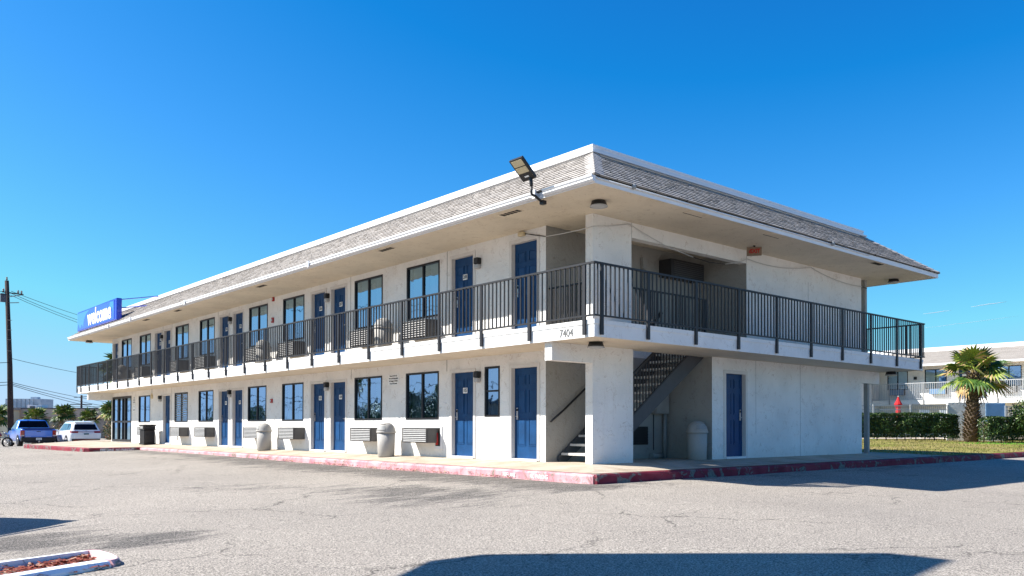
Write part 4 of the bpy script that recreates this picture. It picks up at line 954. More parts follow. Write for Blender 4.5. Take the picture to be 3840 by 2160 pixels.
# ------------------------------------------------------------------ vegetation
def leaf(mb,p,n,s,mt):
    n=n.normalized(); a=n.cross(Vector((random.uniform(-1,1),random.uniform(-1,1),random.uniform(-1,1))))
    if a.length<1e-3: return
    a.normalize(); b_=n.cross(a); l=s*random.uniform(.7,1.3)
    mb.face([p-a*l,p-b_*l*.42+n*l*.1,p+a*l,p+b_*l*.42+n*l*.1],mt)
def rnd_dir():
    while True:
        v=Vector((random.uniform(-1,1),random.uniform(-1,1),random.uniform(-1,1)))
        if .05<v.length<1: return v.normalized()
def hedge(p,q,wd,z0,z1,label,n,mix=('leafd','leafm','leafl'),s=.045,group='clipped hedges on the lawn'):
    p=Vector((p[0],p[1],0));q=Vector((q[0],q[1],0)); d=(q-p);Ln=d.length;d.normalize(); nn=Vector((-d.y,d.x,0)); H=z1-z0
    o=empty('hedge',tuple((p+q)/2+Vector((0,0,z0))),label=label,cat='hedge',group=group)
    mb=MB()
    for i in range(n):
        u=random.uniform(0,Ln); v=random.uniform(-.5,.5)*wd; z=z0+.1+random.random()*(H-.1)
        # push toward the surface most of the time
        r=random.random()
        if r<.55: v=-wd/2*random.uniform(.84,1.02)
        elif r<.8: z=z1-random.random()**2*.14
        elif r<.87: u=random.choice((0,Ln))+random.uniform(-.03,.1)
        bump=.12*noise.noise(Vector((u*1.1,z*2.0,v*2)))
        uu=min(u,Ln-u); 
        if uu<.25: z=min(z,z1-.12+uu*.4)
        P=p+d*u+nn*(v-bump)+Vector((0,0,z+.09*noise.noise(Vector((u*1.7,3.3,0)))))
        nv=(rnd_dir()+Vector((-d.y*-1,d.x*-1,0))*.6+Vector((0,0,.6)))
        rr=random.random(); leaf(mb,P,nv,s,mix[0] if rr<.5 else(mix[1] if rr<.85 else mix[2]))
    mb.build('foliage',o)
    st=MB(); k=int(Ln/.5)
    for i in range(k+1):
        a=p+d*(Ln*i/k)+nn*random.uniform(-.1,.1); st.tube([a+Vector((0,0,z0-.05)),a+Vector((random.uniform(-.1,.1),0,z0+H*.4)),a+Vector((random.uniform(-.2,.2),.1,z0+H*.8))],[.03,.02,.01],'bark',5)
    # dense twiggy core so that only little shows through
    st.box(.15,Ln-.15,-wd*.22,wd*.22,z0+.32,z1-.22,'bark',Matrix([[d.x,nn.x,0,p.x],[d.y,nn.y,0,p.y],[0,0,1,0],[0,0,0,1]]))
    st.build('stems',o); return o
hedge((31.2-1.4,10.07+1.2),(34.9,6.85),1.0,.12,1.50,'long clipped hedge in front of the pool fence, left of the palm',17000,s=.06)
hedge((33.95,5.05),(39.0,.9),1.0,.02,1.30,'shorter clipped hedge at the right edge, right of the palm',15000,s=.06)
def shrub(c,r,h,label,n,mix=('leafd','leafm','leafl'),s=.05,flower=0,name='shrub',group=None):
    o=empty(name,c,label=label,cat='shrub',group=group); mb=MB(); c=Vector(c); cl=[]
    for i in range(16): 
        v=rnd_dir(); cl.append(c+Vector((v.x*r*.6,v.y*r*.6,h*.5+v.z*h*.34)))
    for i in range(n):
        k=random.choice(cl); v=rnd_dir()*random.uniform(.5,1)*r*.5; P=k+Vector((v.x,v.y,v.z*h/r*.5))
        if P.z<c.z+.03: P.z=c.z+random.uniform(.03,.3)
        rr=random.random(); mt=mix[0] if rr<.5 else(mix[1] if rr<.82 else mix[2])
        if random.random()<flower: mt='flower'
        leaf(mb,P,rnd_dir()+Vector((0,0,.5)),s,mt)
    mb.build('foliage',o); st=MB()
    for k in cl[:8]: st.tube([c+Vector((0,0,-.05)),(c+k)/2+Vector((0,0,-.1)),k],[.04,.025,.01],'bark',5)
    st.build('stems',o); return o
shrub((35.6,2.8,.1),1.45,2.5,'rounded dark shrub tree rising above the hedge at the right edge',6500,s=.075)
def fan_palm(c,trunk_h,r_tr,nf,lf,pet,label,group,dead=10,seed=1,seg=15,lean=(0,0),blow=(0,0,0),spread=1.0,yellow=.25):
    rs=random.Random(seed)
    o=empty('palm_tree',c,label=label,cat='palm tree',group=group)
    c0=Vector((0,0,0)); top=Vector((lean[0],lean[1],trunk_h))
    def rd():
        while True:
            v=Vector((rs.uniform(-1,1),rs.uniform(-1,1),rs.uniform(-1,1)))
            if .1<v.length<1: return v.normalized()
    t=MB(); P=[];RR=[]
    for i in range(9):
        f=i/8; P.append(c0.lerp(top,f)+Vector((0,0,-.1 if i==0 else 0))); RR.append(r_tr*(1.15-.35*f+(.15*math.sin(f*7))))
    t.tube(P,RR,'palmtrunkd',12)
    nb=int(trunk_h/.075*7)
    for i in range(nb):
        f=i/nb; a=i*2.399; p=c0.lerp(top,f); rr=r_tr*(1.12-.33*f+.15*math.sin(f*7)); d=Vector((math.cos(a),math.sin(a),0)); s_=Vector((-math.sin(a),math.cos(a),0))
        w_=r_tr*.26; b0=p+d*rr*.85; tip=p+d*(rr*rs.uniform(1.22,1.65))+Vector((0,0,rs.uniform(.10,.2)*max(.5,r_tr/.3)))
        mt='palmtrunk'
        t.face([b0-s_*w_,b0+s_*w_,tip+s_*w_*.45,tip-s_*w_*.45],mt); t.face([b0-s_*w_-Vector((0,0,.04)),b0+s_*w_-Vector((0,0,.04)),tip+s_*w_*.45-Vector((0,0,.025)),tip-s_*w_*.45-Vector((0,0,.025))],'palmtrunkd')
    t.build('trunk',o,loc=(0,0,0))
    def frond(mb,az,el,ln,pl,mt,mt2,droop):
        d=Vector((math.cos(az)*math.cos(el),math.sin(az)*math.cos(el),math.sin(el))); d=(d+Vector(blow)*.5).normalized()
        side=d.cross(Vector((0,0,1)));
        if side.length<.05: side=Vector((1,0,0))
        side.normalize(); up=side.cross(d).normalized()
        roll=rs.uniform(-.5,.5); side,up=(side*math.cos(roll)+up*math.sin(roll)),(up*math.cos(roll)-side*math.sin(roll))
        b0=top+Vector((0,0,rs.uniform(-.15,.1))); hub=b0+d*pl-Vector((0,0,pl*pl*.10*(1 if el<.9 else .2)))
        mb.bar(b0,hub,.022*r_tr/.25+.006,.012,'petiole' if mt!='palmt' else 'palmt')
        d2=(d-Vector((0,0,.22*droop))).normalized()
        for k in range(seg):
            a=(k/(seg-1)-.5)*R(235)*spread; L_=ln*(1-.30*abs(a)/R(118))*rs.uniform(.88,1.06)
            dd=(d2*math.cos(a)+side*math.sin(a)).normalized(); cup=up*.16*math.cos(a)
            a2=R(235)*spread/(seg-1)*.5
            m=hub+dd*L_*.55+cup*L_*.25; e=hub+dd*L_*.97+cup*L_*.1-Vector((0,0,L_*(.13+.25*droop*rs.random())))
            s_=dd.cross(up).normalized(); w1=math.tan(a2)*L_*.55*1.02; w1=min(w1,L_*.12)
            col=mt if rs.random()<.8 else mt2
            fold=up*w1*.55
            mb.face([hub,m-s_*w1-fold,m],col); mb.face([hub,m,m+s_*w1-fold],col)
            tipm=mt2 if rs.random()<.55 else col
            mb.face([m-s_*w1-fold,e,m],tipm if rs.random()<.5 else col); mb.face([m,e,m+s_*w1-fold],col)
    cr=MB()
    for i in range(nf):
        f=(i+.5)/nf; az=i*2.399+rs.uniform(-.25,.25); el=R(82)-f*R(112)+rs.uniform(-.12,.12)
        ye=rs.random()<yellow+f*.25
        frond(cr,az,el,lf*rs.uniform(.85,1.1),pet*rs.uniform(.75,1.1)*(1 if f>.15 else .7),'palmy' if ye else 'palmg','palmt' if ye else 'palmy',f)
    cr.build('crown',o,loc=(0,0,0))
    if dead:
        dm=MB()
        for i in range(dead):
            frond(dm,i*2.399,R(-50)-rs.random()*R(28),lf*.8,pet*.7,'palmt','palmtrunk',1.2)
        dm.build('dead_fronds',o,loc=(0,0,0))
    return o
g='fan palms around the motel grounds'
fan_palm((34.55,5.85,.12),3.5,.30,21,1.18,1.0,'large shaggy-trunked fan palm on the lawn in front of the low white wall',g,4,3,seg=19,lean=(.12,-.10),yellow=.45)
fan_palm((30.0,-.6,-.1),8.6,.22,26,1.1,.95,'tall fan palm at the right edge, only drooping frond tips in view',g,16,9,seg=12)
fan_palm((4.32,61.7,-.62),2.30,.20,44,.62,.55,'short fan palm behind the white car, centred in front of the brown building',g,4,11,seg=10,yellow=.3)
fan_palm((2.2,60.9,-.62),1.95,.20,40,.62,.6,'short fan palm directly behind the cab of the blue pickup',g,4,12,seg=10,yellow=.35)
fan_palm((.25,65.0,-.62),2.2,.24,40,.7,.6,'short fan palm behind the utility pole at the left edge',g,5,13,seg=10)
fan_palm((4.75,56.2,-.62),2.0,.18,36,.55,.45,'short fan palm behind the right side of the white car',g,4,14,seg=9)
fan_palm((5.35,52.6,-.62),2.4,.20,38,.65,.5,'fan palm just left of the motel entrance corner',g,6,15,seg=9)
fan_palm((3.3,42.5,-.5),4.7,.24,34,1.0,.8,'tall fan palm behind the far end of the motel, seen through the balcony rail',g,22,16,seg=12)
for i,(x,y,h) in enumerate([(-34,26,4.8),(-41,44,4.2),(-30,62,6.0),(-47,70,5.2)]):
    fan_palm((x,y,-.7),h,.26,26,1.1,.9,['fan palm across the street mirrored in the near ground floor windows','second fan palm across the street, mirrored in the middle windows','far fan palm across the street, mirrored in the lobby windows','farthest fan palm across the street beyond the others'][i],g,8,30+i,seg=9)
shrub((3.2,59.0,-.6),.9,1.5,'oleander shrub with red flowers between pickup and white car',1800,('leafd','leafm','palmt'),.05,.06)
shrub((5.0,50.2,-.6),1.0,2.0,'leafy shrub with red flowers right behind the white car',2500,('leafd','leafm','palmt'),.05,.07)
shrub((3.5,44.6,-.5),.8,2.1,'tall dark shrub against the entrance corner of the motel',2400,('leafd','leafm','palmt'),.05,.02)
shrub((2.6,38.6,-.3),.7,1.6,'small shrub at the end of the entrance plaza',1600,('leafd','leafm','palmt'),.05,.0)
shrub((-.8,62.5,-.6),.9,1.3,'low shrub with red flowers at the left edge behind the motorcycle',1500,('leafd','leafm','palmt'),.05,.08)
shrub((-29,50,-.7),4.5,4.6,'broad dark tree across the street, mirrored in the windows',4000,s=.2,name='roadside_tree')
shrub((-37,64,-.7),5,4.4,'second broad tree across the street, mirrored in the windows',4000,s=.2,name='roadside_tree')
shrub((-25,78,-.7),4.5,4.0,'third broad tree far across the street, mirrored in the lobby glass',3500,s=.2,name='roadside_tree')
shrub((-22,46,-.7),3.2,3.0,'low rounded tree across the street, mirrored in the nearest window',3000,s=.16,name='roadside_tree')
ob=empty('background_building',(-44,70,-.7),label='low dark storefront across the street, seen only mirrored in the motel windows',cat='building')
b=MB(); T=Matrix.Translation((-36,52,0))@Matrix.Rotation(R(118),4,'Z'); b.box(0,60,0,12,-.9,3.0,'tanwall',T); b.build('wall',ob); b=MB(); b.box(-.5,60.5,-.8,12.5,3.001,3.5,'hvacd',T); b.build('roof_edge',ob)
# spiky plant by the hedge
y_=empty('yucca_plant',(30.2,11.0,1.2),label='pale spiky plant poking up above the hedge by the grey post',cat='plant'); b=MB()
for i in range(26):
    a=random.uniform(0,6.28); e=random.uniform(.5,1.4); d=Vector((math.cos(a)*math.cos(e),math.sin(a)*math.cos(e),math.sin(e))); s_=Vector((-math.sin(a),math.cos(a),0))*.02; L_=random.uniform(.5,.85)
    b.face([Vector((0,0,-.3))-s_,Vector((0,0,-.3))+s_,d*L_*.6+s_,d*L_,d*L_*.6-s_],'palmy')
b.tube([(0,0,-1.1),(0,0,-.2)],.06,'bark',6)
b.build('leaves',y_,loc=(0,0,0))
# lawn
def lawn():
    b=MB(); X=[12.75+1.2*i for i in range(42)]; Y=[-KY+.17,-.6,.6,2,4,6,8,10,13,17,22,30]
    vs=[];
    def z(x,y): return -.085+.012*min(max(y+1.2,0),20)+.03*noise.noise(Vector((x*.4,y*.4,0)))*min(1,max(0,(y+1.2)))
    for i in range(len(X)-1):
        for j in range(len(Y)-1): b.face([(X[i],Y[j],z(X[i],Y[j])),(X[i+1],Y[j],z(X[i+1],Y[j])),(X[i+1],Y[j+1],z(X[i+1],Y[j+1])),(X[i],Y[j+1],z(X[i],Y[j+1]))],'lawn',True)
    b.face([(11.3,1.41,-.004),(12.75,1.41,-.004),(12.75,30,.0),(11.3,30,.0)],'lawn')
    tag(b.build('lawn'),kind='structure')
    g=MB()
    for i in range(16000):
        x=random.uniform(12.8,40); y=random.uniform(-1.15,9); 
        if x<18 and random.random()<.4: continue
        zz=z(x,y); a=random.uniform(0,6.28); h=random.uniform(.025,.075); s_=Vector((math.cos(a),math.sin(a),0))*.012
        P=Vector((x,y,zz)); tip=P+Vector((random.uniform(-.03,.03),random.uniform(-.03,.03),h)); green=(30<x<38 and 1.5<y<5.0 and random.random()<.8) 
        g.face([P-s_,P+s_,tip],'bladeg' if green else 'blade')
    tag(g.build('grass'),kind='stuff')
lawn()

# ------------------------------------------------------------------ pool area and second wing
wl=empty('garden_wall',(37.9,6.8,.2),label='low white stucco wall behind the big palm with a faded blue panel at its right end',cat='wall')
a=Vector((36.73,7.88,0));q=Vector((39.1,5.76,0)); d=(q-a).normalized(); nn=Vector((-d.y,d.x,0)); T=Matrix([[d.x,nn.x,0,a.x],[d.y,nn.y,0,a.y],[0,0,1,0],[0,0,0,1]]); Ln=(q-a).length
b=MB(); b.box(0,Ln,0,.2,-.05,2.16,'stucco',T); b.build('wall',wl)
b=MB(); b.box(Ln*.66,Ln-.02,-.02,-.001,1.1,2.1,'bluepanel',T); b.build('blue_panel',wl)
def fence(a,q,z0,z1,label,step=.11):
    a=Vector((a[0],a[1],0));q=Vector((q[0],q[1],0));d=(q-a).normalized();nn=Vector((-d.y,d.x,0));Ln=(q-a).length
    o=empty('pool_fence',tuple((a+q)/2),label=label,cat='fence',group='pale metal fences round the pool'); T=Matrix([[d.x,nn.x,0,a.x],[d.y,nn.y,0,a.y],[0,0,1,0],[0,0,0,1]])
    b=MB(); b.box(0,Ln,-.02,.02,z1-.05,z1,'fencew',T); b.box(0,Ln,-.02,.02,z1-.27,z1-.23,'fencew',T); b.box(0,Ln,-.02,.02,z0+.1,z0+.14,'fencew',T); b.build('rails',o)
    n=int(Ln/2.0)
    for i in range(n+1):
        b=MB(); u=Ln*i/n; b.box(u-.04,u+.04,-.041,.041,z0,z1+.03,'fencew',T); b.build('post',o)
    b=MB(); u=step
    while u<Ln: b.box(u-.01,u+.01,-.01,.01,z0+.1,z1-.05,'fencew',T); u+=step
    tag(b.build('pickets',o),kind='stuff')
fence((29.0,14.8),(36.73,7.90),.1,2.0,'pale metal picket fence above the long hedge, left of the white wall')
fence((39.1,5.74),(43.5,1.8),.1,1.95,'pale metal picket fence at the far right behind the shrub')
u=empty('pool_umbrella',(38.6,11.54,0.05),label='closed bright red patio umbrella behind the pool fence',cat='umbrella')
b=MB(); b.lathe((0,0,0),[(.12,1.3),(.17,1.45),(.15,1.7),(.14,1.9),(.20,2.0),(.23,2.12),(.11,2.36),(.02,2.58)],'umb',9,smooth=False); b.build('canopy',u,loc=(0,0,0))
b=MB(); b.tube([(0,0,0),(0,0,2.62)],.025,'fencew',8); b.lathe((0,0,0),[(.25,0),(.25,.06),(.05,.09)],'postgrey',12); b.build('pole',u,loc=(0,0,0))
def lounger(x,y,rz,label):
    o=empty('pool_chair',(x,y,0.05),rz,label=label,cat='pool chair',group='white pool chairs behind the fence'); b=MB()
    b.box(-.3,.3,-.3,.3,.40,.44,'poolw'); b.build('seat',o,loc=(0,0,0)); b=MB(); b.box(-.3,.3,.28,.34,.44,1.75,'poolw'); b.build('backrest',o,loc=(0,0,0))
    for sx in(-.27,.27):
        for sy in(-.27,.3): b=MB(); b.box(sx-.02,sx+.02,sy-.02,sy+.02,0,.40,'poolw'); b.build('leg',o,loc=(0,0,0))
lounger(38.1,9.6,R(-40),'white high-backed pool chair seen through the fence, nearer the red umbrella'); lounger(38.75,8.75,R(-50),'white high-backed pool chair seen through the fence, nearer the white wall')
# pool deck
b=MB(); b.face([(31,16,.10),(44,3,.10),(47.4,3,.12),(47.4,30,.12),(31,30,.10)],'walk'); tag(b.build('pool_deck'),kind='structure')

B2=empty('motel_wing',(48.8,8,0),label='second two-storey white motel wing across the lawn at the right, same shingled roof',cat='motel')
X2=48.8; YA,YB=-14.,46.
w=MB(); holes_plane(w,(X2,0,0),(0,1,0),(0,0,1),(-1,0,0),YA,YB,0,2.38,[],.1,'stucco')
h2=[(8.06,9.6,3.5,4.88),(12.8,14.3,3.5,4.88),(15.5,17.0,3.5,4.88),(4.3,5.8,3.5,4.88)]; dd2=[(10.1,10.98,2.75,4.88),(11.2,12.05,2.75,4.88),(17.9,18.8,2.75,4.88),(2.2,3.1,2.75,4.88)]
holes_plane(w,(X2,0,0),(0,1,0),(0,0,1),(-1,0,0),YA,YB,2.69,5.05,h2+dd2,.1,'stucco'); w.box(X2+.3,X2+9,YA,YB,0,5.0,'interior'); w.build('wall',B2)
w=MB(); w.box(X2-1.2,X2,YA,YB,2.38,2.69,'slab'); w.build('balcony_slab',B2)
w=MB(); e=1.53; w.face([(X2-e,YA,5.17),(X2,YA,6.17),(X2,YB,6.17),(X2-e,YB,5.17)][::-1],'shingle'); o=w.build('roof',B2); at=o.data.attributes.new('tone','FLOAT','FACE'); at.data.foreach_set('value',[.0])
tn=[]; w=MB()
for k in range(12):
    f=k/12; x=X2-e+e*f; z=5.18+1.0*f; y=YA
    while y<YB:
        q=y+random.choice((.5,.8,1.1)); w.face([(x-.02,y,z),(x-.02,q,z),(x+.12,q,z+.075),(x+.12,y,z+.075)][::-1],'shingle'); tn.append(.0+.03*random.random()); w.face([(x-.02,y,z-.03),(x-.02,q,z-.03),(x-.02,q,z),(x-.02,y,z)][::-1],'shingle'); tn.append(0.); y=q
o=w.build('shingle_courses',B2); at=o.data.attributes.new('tone','FLOAT','FACE'); at.data.foreach_set('value',tn)
w=MB(); w.box(X2-.07,X2+.1,YA,YB,6.12,6.42,'white'); w.build('parapet',B2)
w=MB(); w.box(X2-e-.06,X2-e,YA,YB,5.03,5.17,'white'); w.face([(X2-e,YA,5.04),(X2,YA,5.04),(X2,YB,5.04),(X2-e,YB,5.04)],'soffit'); w.build('fascia',B2)
for a,b2,z0,z1 in h2:
    f=MB(); t=.05
    for bx in((a,a+t,z0,z1),(b2-t,b2,z0,z1),(a+t,b2-t,z0,z0+t),(a+t,b2-t,z1-t,z1),((a+b2)/2-.03,(a+b2)/2+.03,z0+t,z1-t)): f.box(X2-.01,X2+.07,*bx[:2],*bx[2:],'black')
    F=f.build('window',B2); g=MB(); g.face([(X2+.03,a+t,z0),(X2+.03,a+t,z1),(X2+.03,b2-t,z1),(X2+.03,b2-t,z0)],'cglass' if 0 else 'glass'); g.build('pane',F)
    n=24; g=MB(); K=[(X2+.15+.03*math.sin(i*1.9),a+(b2-a)*.5*i/n) for i in range(n+1)]
    for (p,q),(r_,s_) in zip(K[:-1],K[1:]): g.face([(p,q,z0),(p,q,z1),(r_,s_,z1),(r_,s_,z0)],'curtain')
    g.build('curtain',F)
for (a,b2,z0,z1),n in zip(dd2,(None,None,None,None)):
    f=MB(); f.box(X2-.02,X2+.1,a-.02,a+.05,z0,z1,'jamb'); f.box(X2-.02,X2+.1,b2-.05,b2+.02,z0,z1,'jamb'); F=f.build('door_frame',B2)
    f=MB(); f.box(X2+.06,X2+.1,a+.05,b2-.05,z0,z1,'navy'); 
    for v0,v1 in((.25,.85),(1.0,1.5)):
        for c in(.3,.7): yy=a+(b2-a)*c; f.box(X2+.05,X2+.0595,yy-.12,yy+.12,z0+v0,z0+v1,'navy')
    F=f.build('door',B2); p=MB(); yc=(a+b2)/2; p.box(X2+.04,X2+.049,yc-.16,yc+.16,z0+1.55,z0+1.70,'plate'); p.build('number_plate',F)
text_mesh('220',.13,'letter','door_number',B2,face_negX(X2+.036,10.54,4.375),.001,.003,.9)
for yc in(8.85,13.3,16.2,5.0):
    f=MB(); f.box(X2-.36,X2-.001,yc-.55,yc+.55,3.1,3.5,'acbody'); F=f.build('air_conditioner',B2); f=MB()
    for k in range(8): f.box(X2-.375,X2-.361,yc-.53,yc+.53,3.12+k*.047,3.145+k*.047,'bluepanel' if yc>10 else 'aclouv')
    f.build('grille',F)
f=MB(); f.box(X2-.1,X2-.001,14.85,15.05,4.2,4.4,'lampblack'); f.build('wall_lamp',B2)
R2=empty('balcony_railing'); R2.parent=B2; xr=X2-1.24
f=MB(); f.box(xr-.025,xr+.025,YA,YB,3.86,3.90,'fencew'); f.box(xr-.015,xr+.015,YA,YB,2.76,2.79,'fencew'); f.build('rail_bars',R2)
y=-12.4
while y<40:
    f=MB(); f.box(xr-.02,xr+.02,y-.035,y+.035,2.4,3.86,'postgrey'); f.build('post',R2); y+=2.39
f=MB(); y=YA
while y<24: f.box(xr-.01,xr+.01,y-.01,y+.01,2.79,3.86,'fencew'); y+=.125
tag(f.build('baluster_rows',R2),kind='stuff')
# projecting wing that shades the left part of it
w3=empty('motel_cross_wing',(42,24,0),label='projecting wing of the far motel block, mostly hidden behind the main building',cat='motel')
w=MB(); w.box(38.5,48.7,17.6,32,-.1,5.05,'stucco'); w.build('wall',w3); w=MB(); w.box(37.0,47.2,16.05,33,5.051,5.2,'white'); w.build('fascia',w3); w=MB(); w.box(38.6,48.6,17.7,32,5.201,6.1,'shingle')
o=w.build('roof',w3); at=o.data.attributes.new('tone','FLOAT','FACE'); at.data.foreach_set('value',[.6]*6)

# ------------------------------------------------------------------ left background
def slab_bldg():
    o=empty('background_building',(14,91,-.6),label='long low brown block building with flat roof behind the parked vehicles',cat='building')
    a=Vector((6.9,98.1,0)); q=Vector((26,82,0)); d=(q-a).normalized(); nn=Vector((-d.y,d.x,0)); Ln=(q-a).length
    T=Matrix([[d.x,nn.x,0,a.x],[d.y,nn.y,0,a.y],[0,0,1,0],[0,0,0,1]])
    b=MB(); b.box(0,Ln,.4,14,-.9,1.8,'tanwall',T); b.build('wall',o)
    b=MB(); b.box(-.3,Ln+.3,0,14.4,1.801,2.72,'tandark',T); b.build('fascia_band',o)
    b=MB(); b.box(-.35,Ln+.35,-.05,14.5,2.721,2.85,'hvacd',T); b.build('roof_edge',o)
    for u in(1.0,8.5,17): b=MB(); b.box(u-.12,u+.12,.05,.35,-.9,1.80,'cream',T); b.build('column',o)
    b=MB(); b.box(2.2,2.9,-.12,-.001,2.25,2.45,'lampblack',T); b.build('wall_light',o)
    for u in(4,6.5,11,14): b=MB(); b.box(u,u+1.3,.3,.395,-.7,1.2,'tandark',T); b.build('shutter_door',o)
    return T,o
T2,_=slab_bldg()
h=empty('rooftop_unit',(11,106,3),label='large grey-blue rooftop plant box behind the utility pole',cat='rooftop unit')
a=Vector((9.0,115.9,0)); d=Vector((.755,-.655,0)); T=Matrix([[d.x,-d.y,0,a.x],[d.y,d.x,0,a.y],[0,0,1,0],[0,0,0,1]])
b=MB(); b.box(.6,5.2,0,3,2.4,4.35,'hvac',T); b.build('housing',h); b=MB(); b.box(3.6,4.5,.5,1.2,4.351,4.6,'hvac',T); b.box(0,.6,0,2.5,2.4,3.6,'white',T); b.build('duct',h); b=MB()
for k in range(7): b.box(1+.55*k,1.03+.55*k,-.03,-.002,2.7,4.3,'hvacd',T)
b.box(4.2,4.9,-.05,-.002,2.6,3.6,'hvacd',T); b.build('panel_seams',h)
h=empty('rooftop_unit',(10.5,102,2.6),label='small white air-handling unit on the brown roof, right of the plant box',cat='rooftop unit')
a=Vector((9.5,102.4,0)); T=Matrix([[d.x,-d.y,0,a.x],[d.y,d.x,0,a.y],[0,0,1,0],[0,0,0,1]])
b=MB(); b.box(0,1.75,0,1.2,2.3,3.3,'white',T); b.build('housing',h); b=MB(); b.box(.3,.9,-.04,-.002,2.95,3.15,'hvacd',T); b.box(1.1,1.7,-.04,-.002,2.6,3.25,'hvac',T); b.build('intake_grille',h)
# cream building at the far left
h=empty('background_building',(-1,100,-.6),label='cream stucco storefront at the far left edge beyond the pole',cat='building')
a=Vector((2.2,99.5,0)); T=Matrix([[d.x,-d.y,0,a.x],[d.y,d.x,0,a.y],[0,0,1,0],[0,0,0,1]])
b=MB(); b.box(-14,5.6,.3,9,-.9,2.55,'cream',T); b.build('wall',h); b=MB(); b.box(-3,1.5,.2,.295,-.8,1.4,'cglass',T); b.box(2.6,4.4,.2,.295,-.8,1.4,'cglass',T); b.build('shop_window',h); b=MB(); b.box(-14.2,5.8,.0,9,2.551,2.8,'tandark',T); b.build('roof_edge',h)
# utility pole + wires
U=empty('utility_pole',(-.05,57.6,-.6),label='dark wooden utility pole with crossarm insulators at the left edge',cat='utility pole')
b=MB(); b.tube([(0,57.55,-.7),(-.12,57.6,5),(-.36,57.64,11.15)],[.21,.17,.13],'wood',14); b.build('pole',U)
b=MB(); b.bar((-.62,57.75,10.33),(.62,57.25,10.2),.07,.07,'wood'); b.bar((-.4,57.6,9.95),(.45,57.2,10.15),.05,.05,'insul'); b.bar((-.36,57.6,9.55),(.35,57.25,9.6),.05,.05,'insul'); b.build('crossarm',U)
for p in[(-.55,57.72,10.36),(.3,57.35,10.28),(.5,57.28,10.26),(-.36,57.64,11.2)]: b=MB(); b.lathe(p,[(.03,-.02),(.07,.03),(.07,.08),(.03,.1),(.06,.13),(.06,.18),(.02,.22)],'insul',8); b.build('insulator',U)
b=MB(); b.box(-.75,-.4,57.5,57.75,9.6,10.2,'hvacd'); b.build('transformer_box',U)
for z in(6.1,6.9,7.6,8.3): b=MB(); b.box(-.32,-.05,57.38,57.42,z,z+.03,'insul'); b.build('step_bolt',U)
def wire(p,q,s,label,r=.018,n=24):
    p=Vector(p);q=Vector(q); mb=MB(); mb.tube([p.lerp(q,i/n)-Vector((0,0,s*4*(i/n)*(1-i/n))) for i in range(n+1)],r,'cableb',4,smooth=False)
    tag(mb.build('overhead_wire'),label,'wire',group='overhead wires on the utility pole')
def w_(z0,z1,s,label,x1=42,y1=150,r=.018): wire((-.1,57.5,z0),(x1,y1,z1),s,label,r)
w_(10.4,19.2,1.2,'topmost thin wire running right from the pole head'); w_(10.25,17.8,1.3,'second wire from the pole head, just under the top one'); w_(10.1,17.2,1.3,'third wire from the pole head, lowest of that bundle')
w_(5.6,10.2,1.0,'single wire leaving the pole at half height'); w_(3.9,5.2,.9,'upper of the thick cables low on the pole',r=.02); w_(3.8,4.2,1.0,'middle thick cable low on the pole',r=.022); w_(3.7,3.7,1.1,'lowest thick cable on the pole',r=.022)
wire((-40,70,3.0),(60,190,5.5),.5,'faint distant wire just above the brown roof, upper',.03); wire((-40,72,2.7),(60,190,4.5),.5,'faint distant wire just above the brown roof, lower',.03)
for i,(z,zz) in enumerate(((10.3,9.0),(10.1,8.6),(5.3,3.6),(3.9,3.0),(3.7,2.6))): wire((-.15,57.5,z),(-30,20,zz),.8,['top wire running left from the pole head','second wire running left from the pole head','wire running left from half height','upper low cable running left out of frame','lower low cable running left out of frame'][i],.02)
D_=empty('distant_pole',(40.8,208,0),label='small distant power pole on the skyline left of the motel balcony',cat='utility pole'); b=MB(); b.tube([(40.8,208,-1),(40.8,208,8.2)],[.3,.22],'wood',8); b.build('pole',D_); b=MB(); b.bar((38.9,209.5,6.0),(42.7,206.5,6.0),.18,.18,'wood'); b.bar((39.4,209,7.6),(42.2,207,7.9),.12,.12,'wood'); b.build('crossarm',D_)

# ------------------------------------------------------------------ vehicles (local: rear at y=0, nose toward +y)
def lerp(a,b,t): return a+(b-a)*t
def loft_car(st,mt,cap_curve=.07,nx=4):
    """st: list of stations; each station list of (halfwidth, y, z) bottom->top.  Mirrored; closed with curved caps."""
    mb=MB(); n=len(st[0])
    for A,B in zip(st[:-1],st[1:]):
        for j in range(n-1):
            for s in(-1,1):
                P=[(s*A[j][0],A[j][1],A[j][2]),(s*B[j][0],B[j][1],B[j][2]),(s*B[j+1][0],B[j+1][1],B[j+1][2]),(s*A[j+1][0],A[j+1][1],A[j+1][2])]
                if (P[0]==P[3] and P[1]==P[2]): continue
                mb.face(P if s>0 else P[::-1],mt,True)
        for j in(0,n-1):
            P=[(-A[j][0],A[j][1],A[j][2]),(A[j][0],A[j][1],A[j][2]),(B[j][0],B[j][1],B[j][2]),(-B[j][0],B[j][1],B[j][2])]
            mb.face(P if j else P[::-1],mt,True)
    for S,sg in((st[0],-1),(st[-1],1)):
        for j in range(n-1):
            fx=[-1,-.7,0,.7,1]
            for a,b2 in zip(fx[:-1],fx[1:]):
                def q(f,k): return (f*S[k][0],S[k][1]+sg*cap_curve*(1-f*f),S[k][2])
                P=[q(a,j),q(b2,j),q(b2,j+1),q(a,j+1)]; mb.face(P if sg<0 else P[::-1],mt,True)
    return mb
def merge(o,dist=.002):
    bm=bmesh.new(); bm.from_mesh(o.data); bmesh.ops.remove_doubles(bm,verts=bm.verts,dist=dist); bmesh.ops.recalc_face_normals(bm,faces=bm.faces)
    bm.to_mesh(o.data); bm.free()
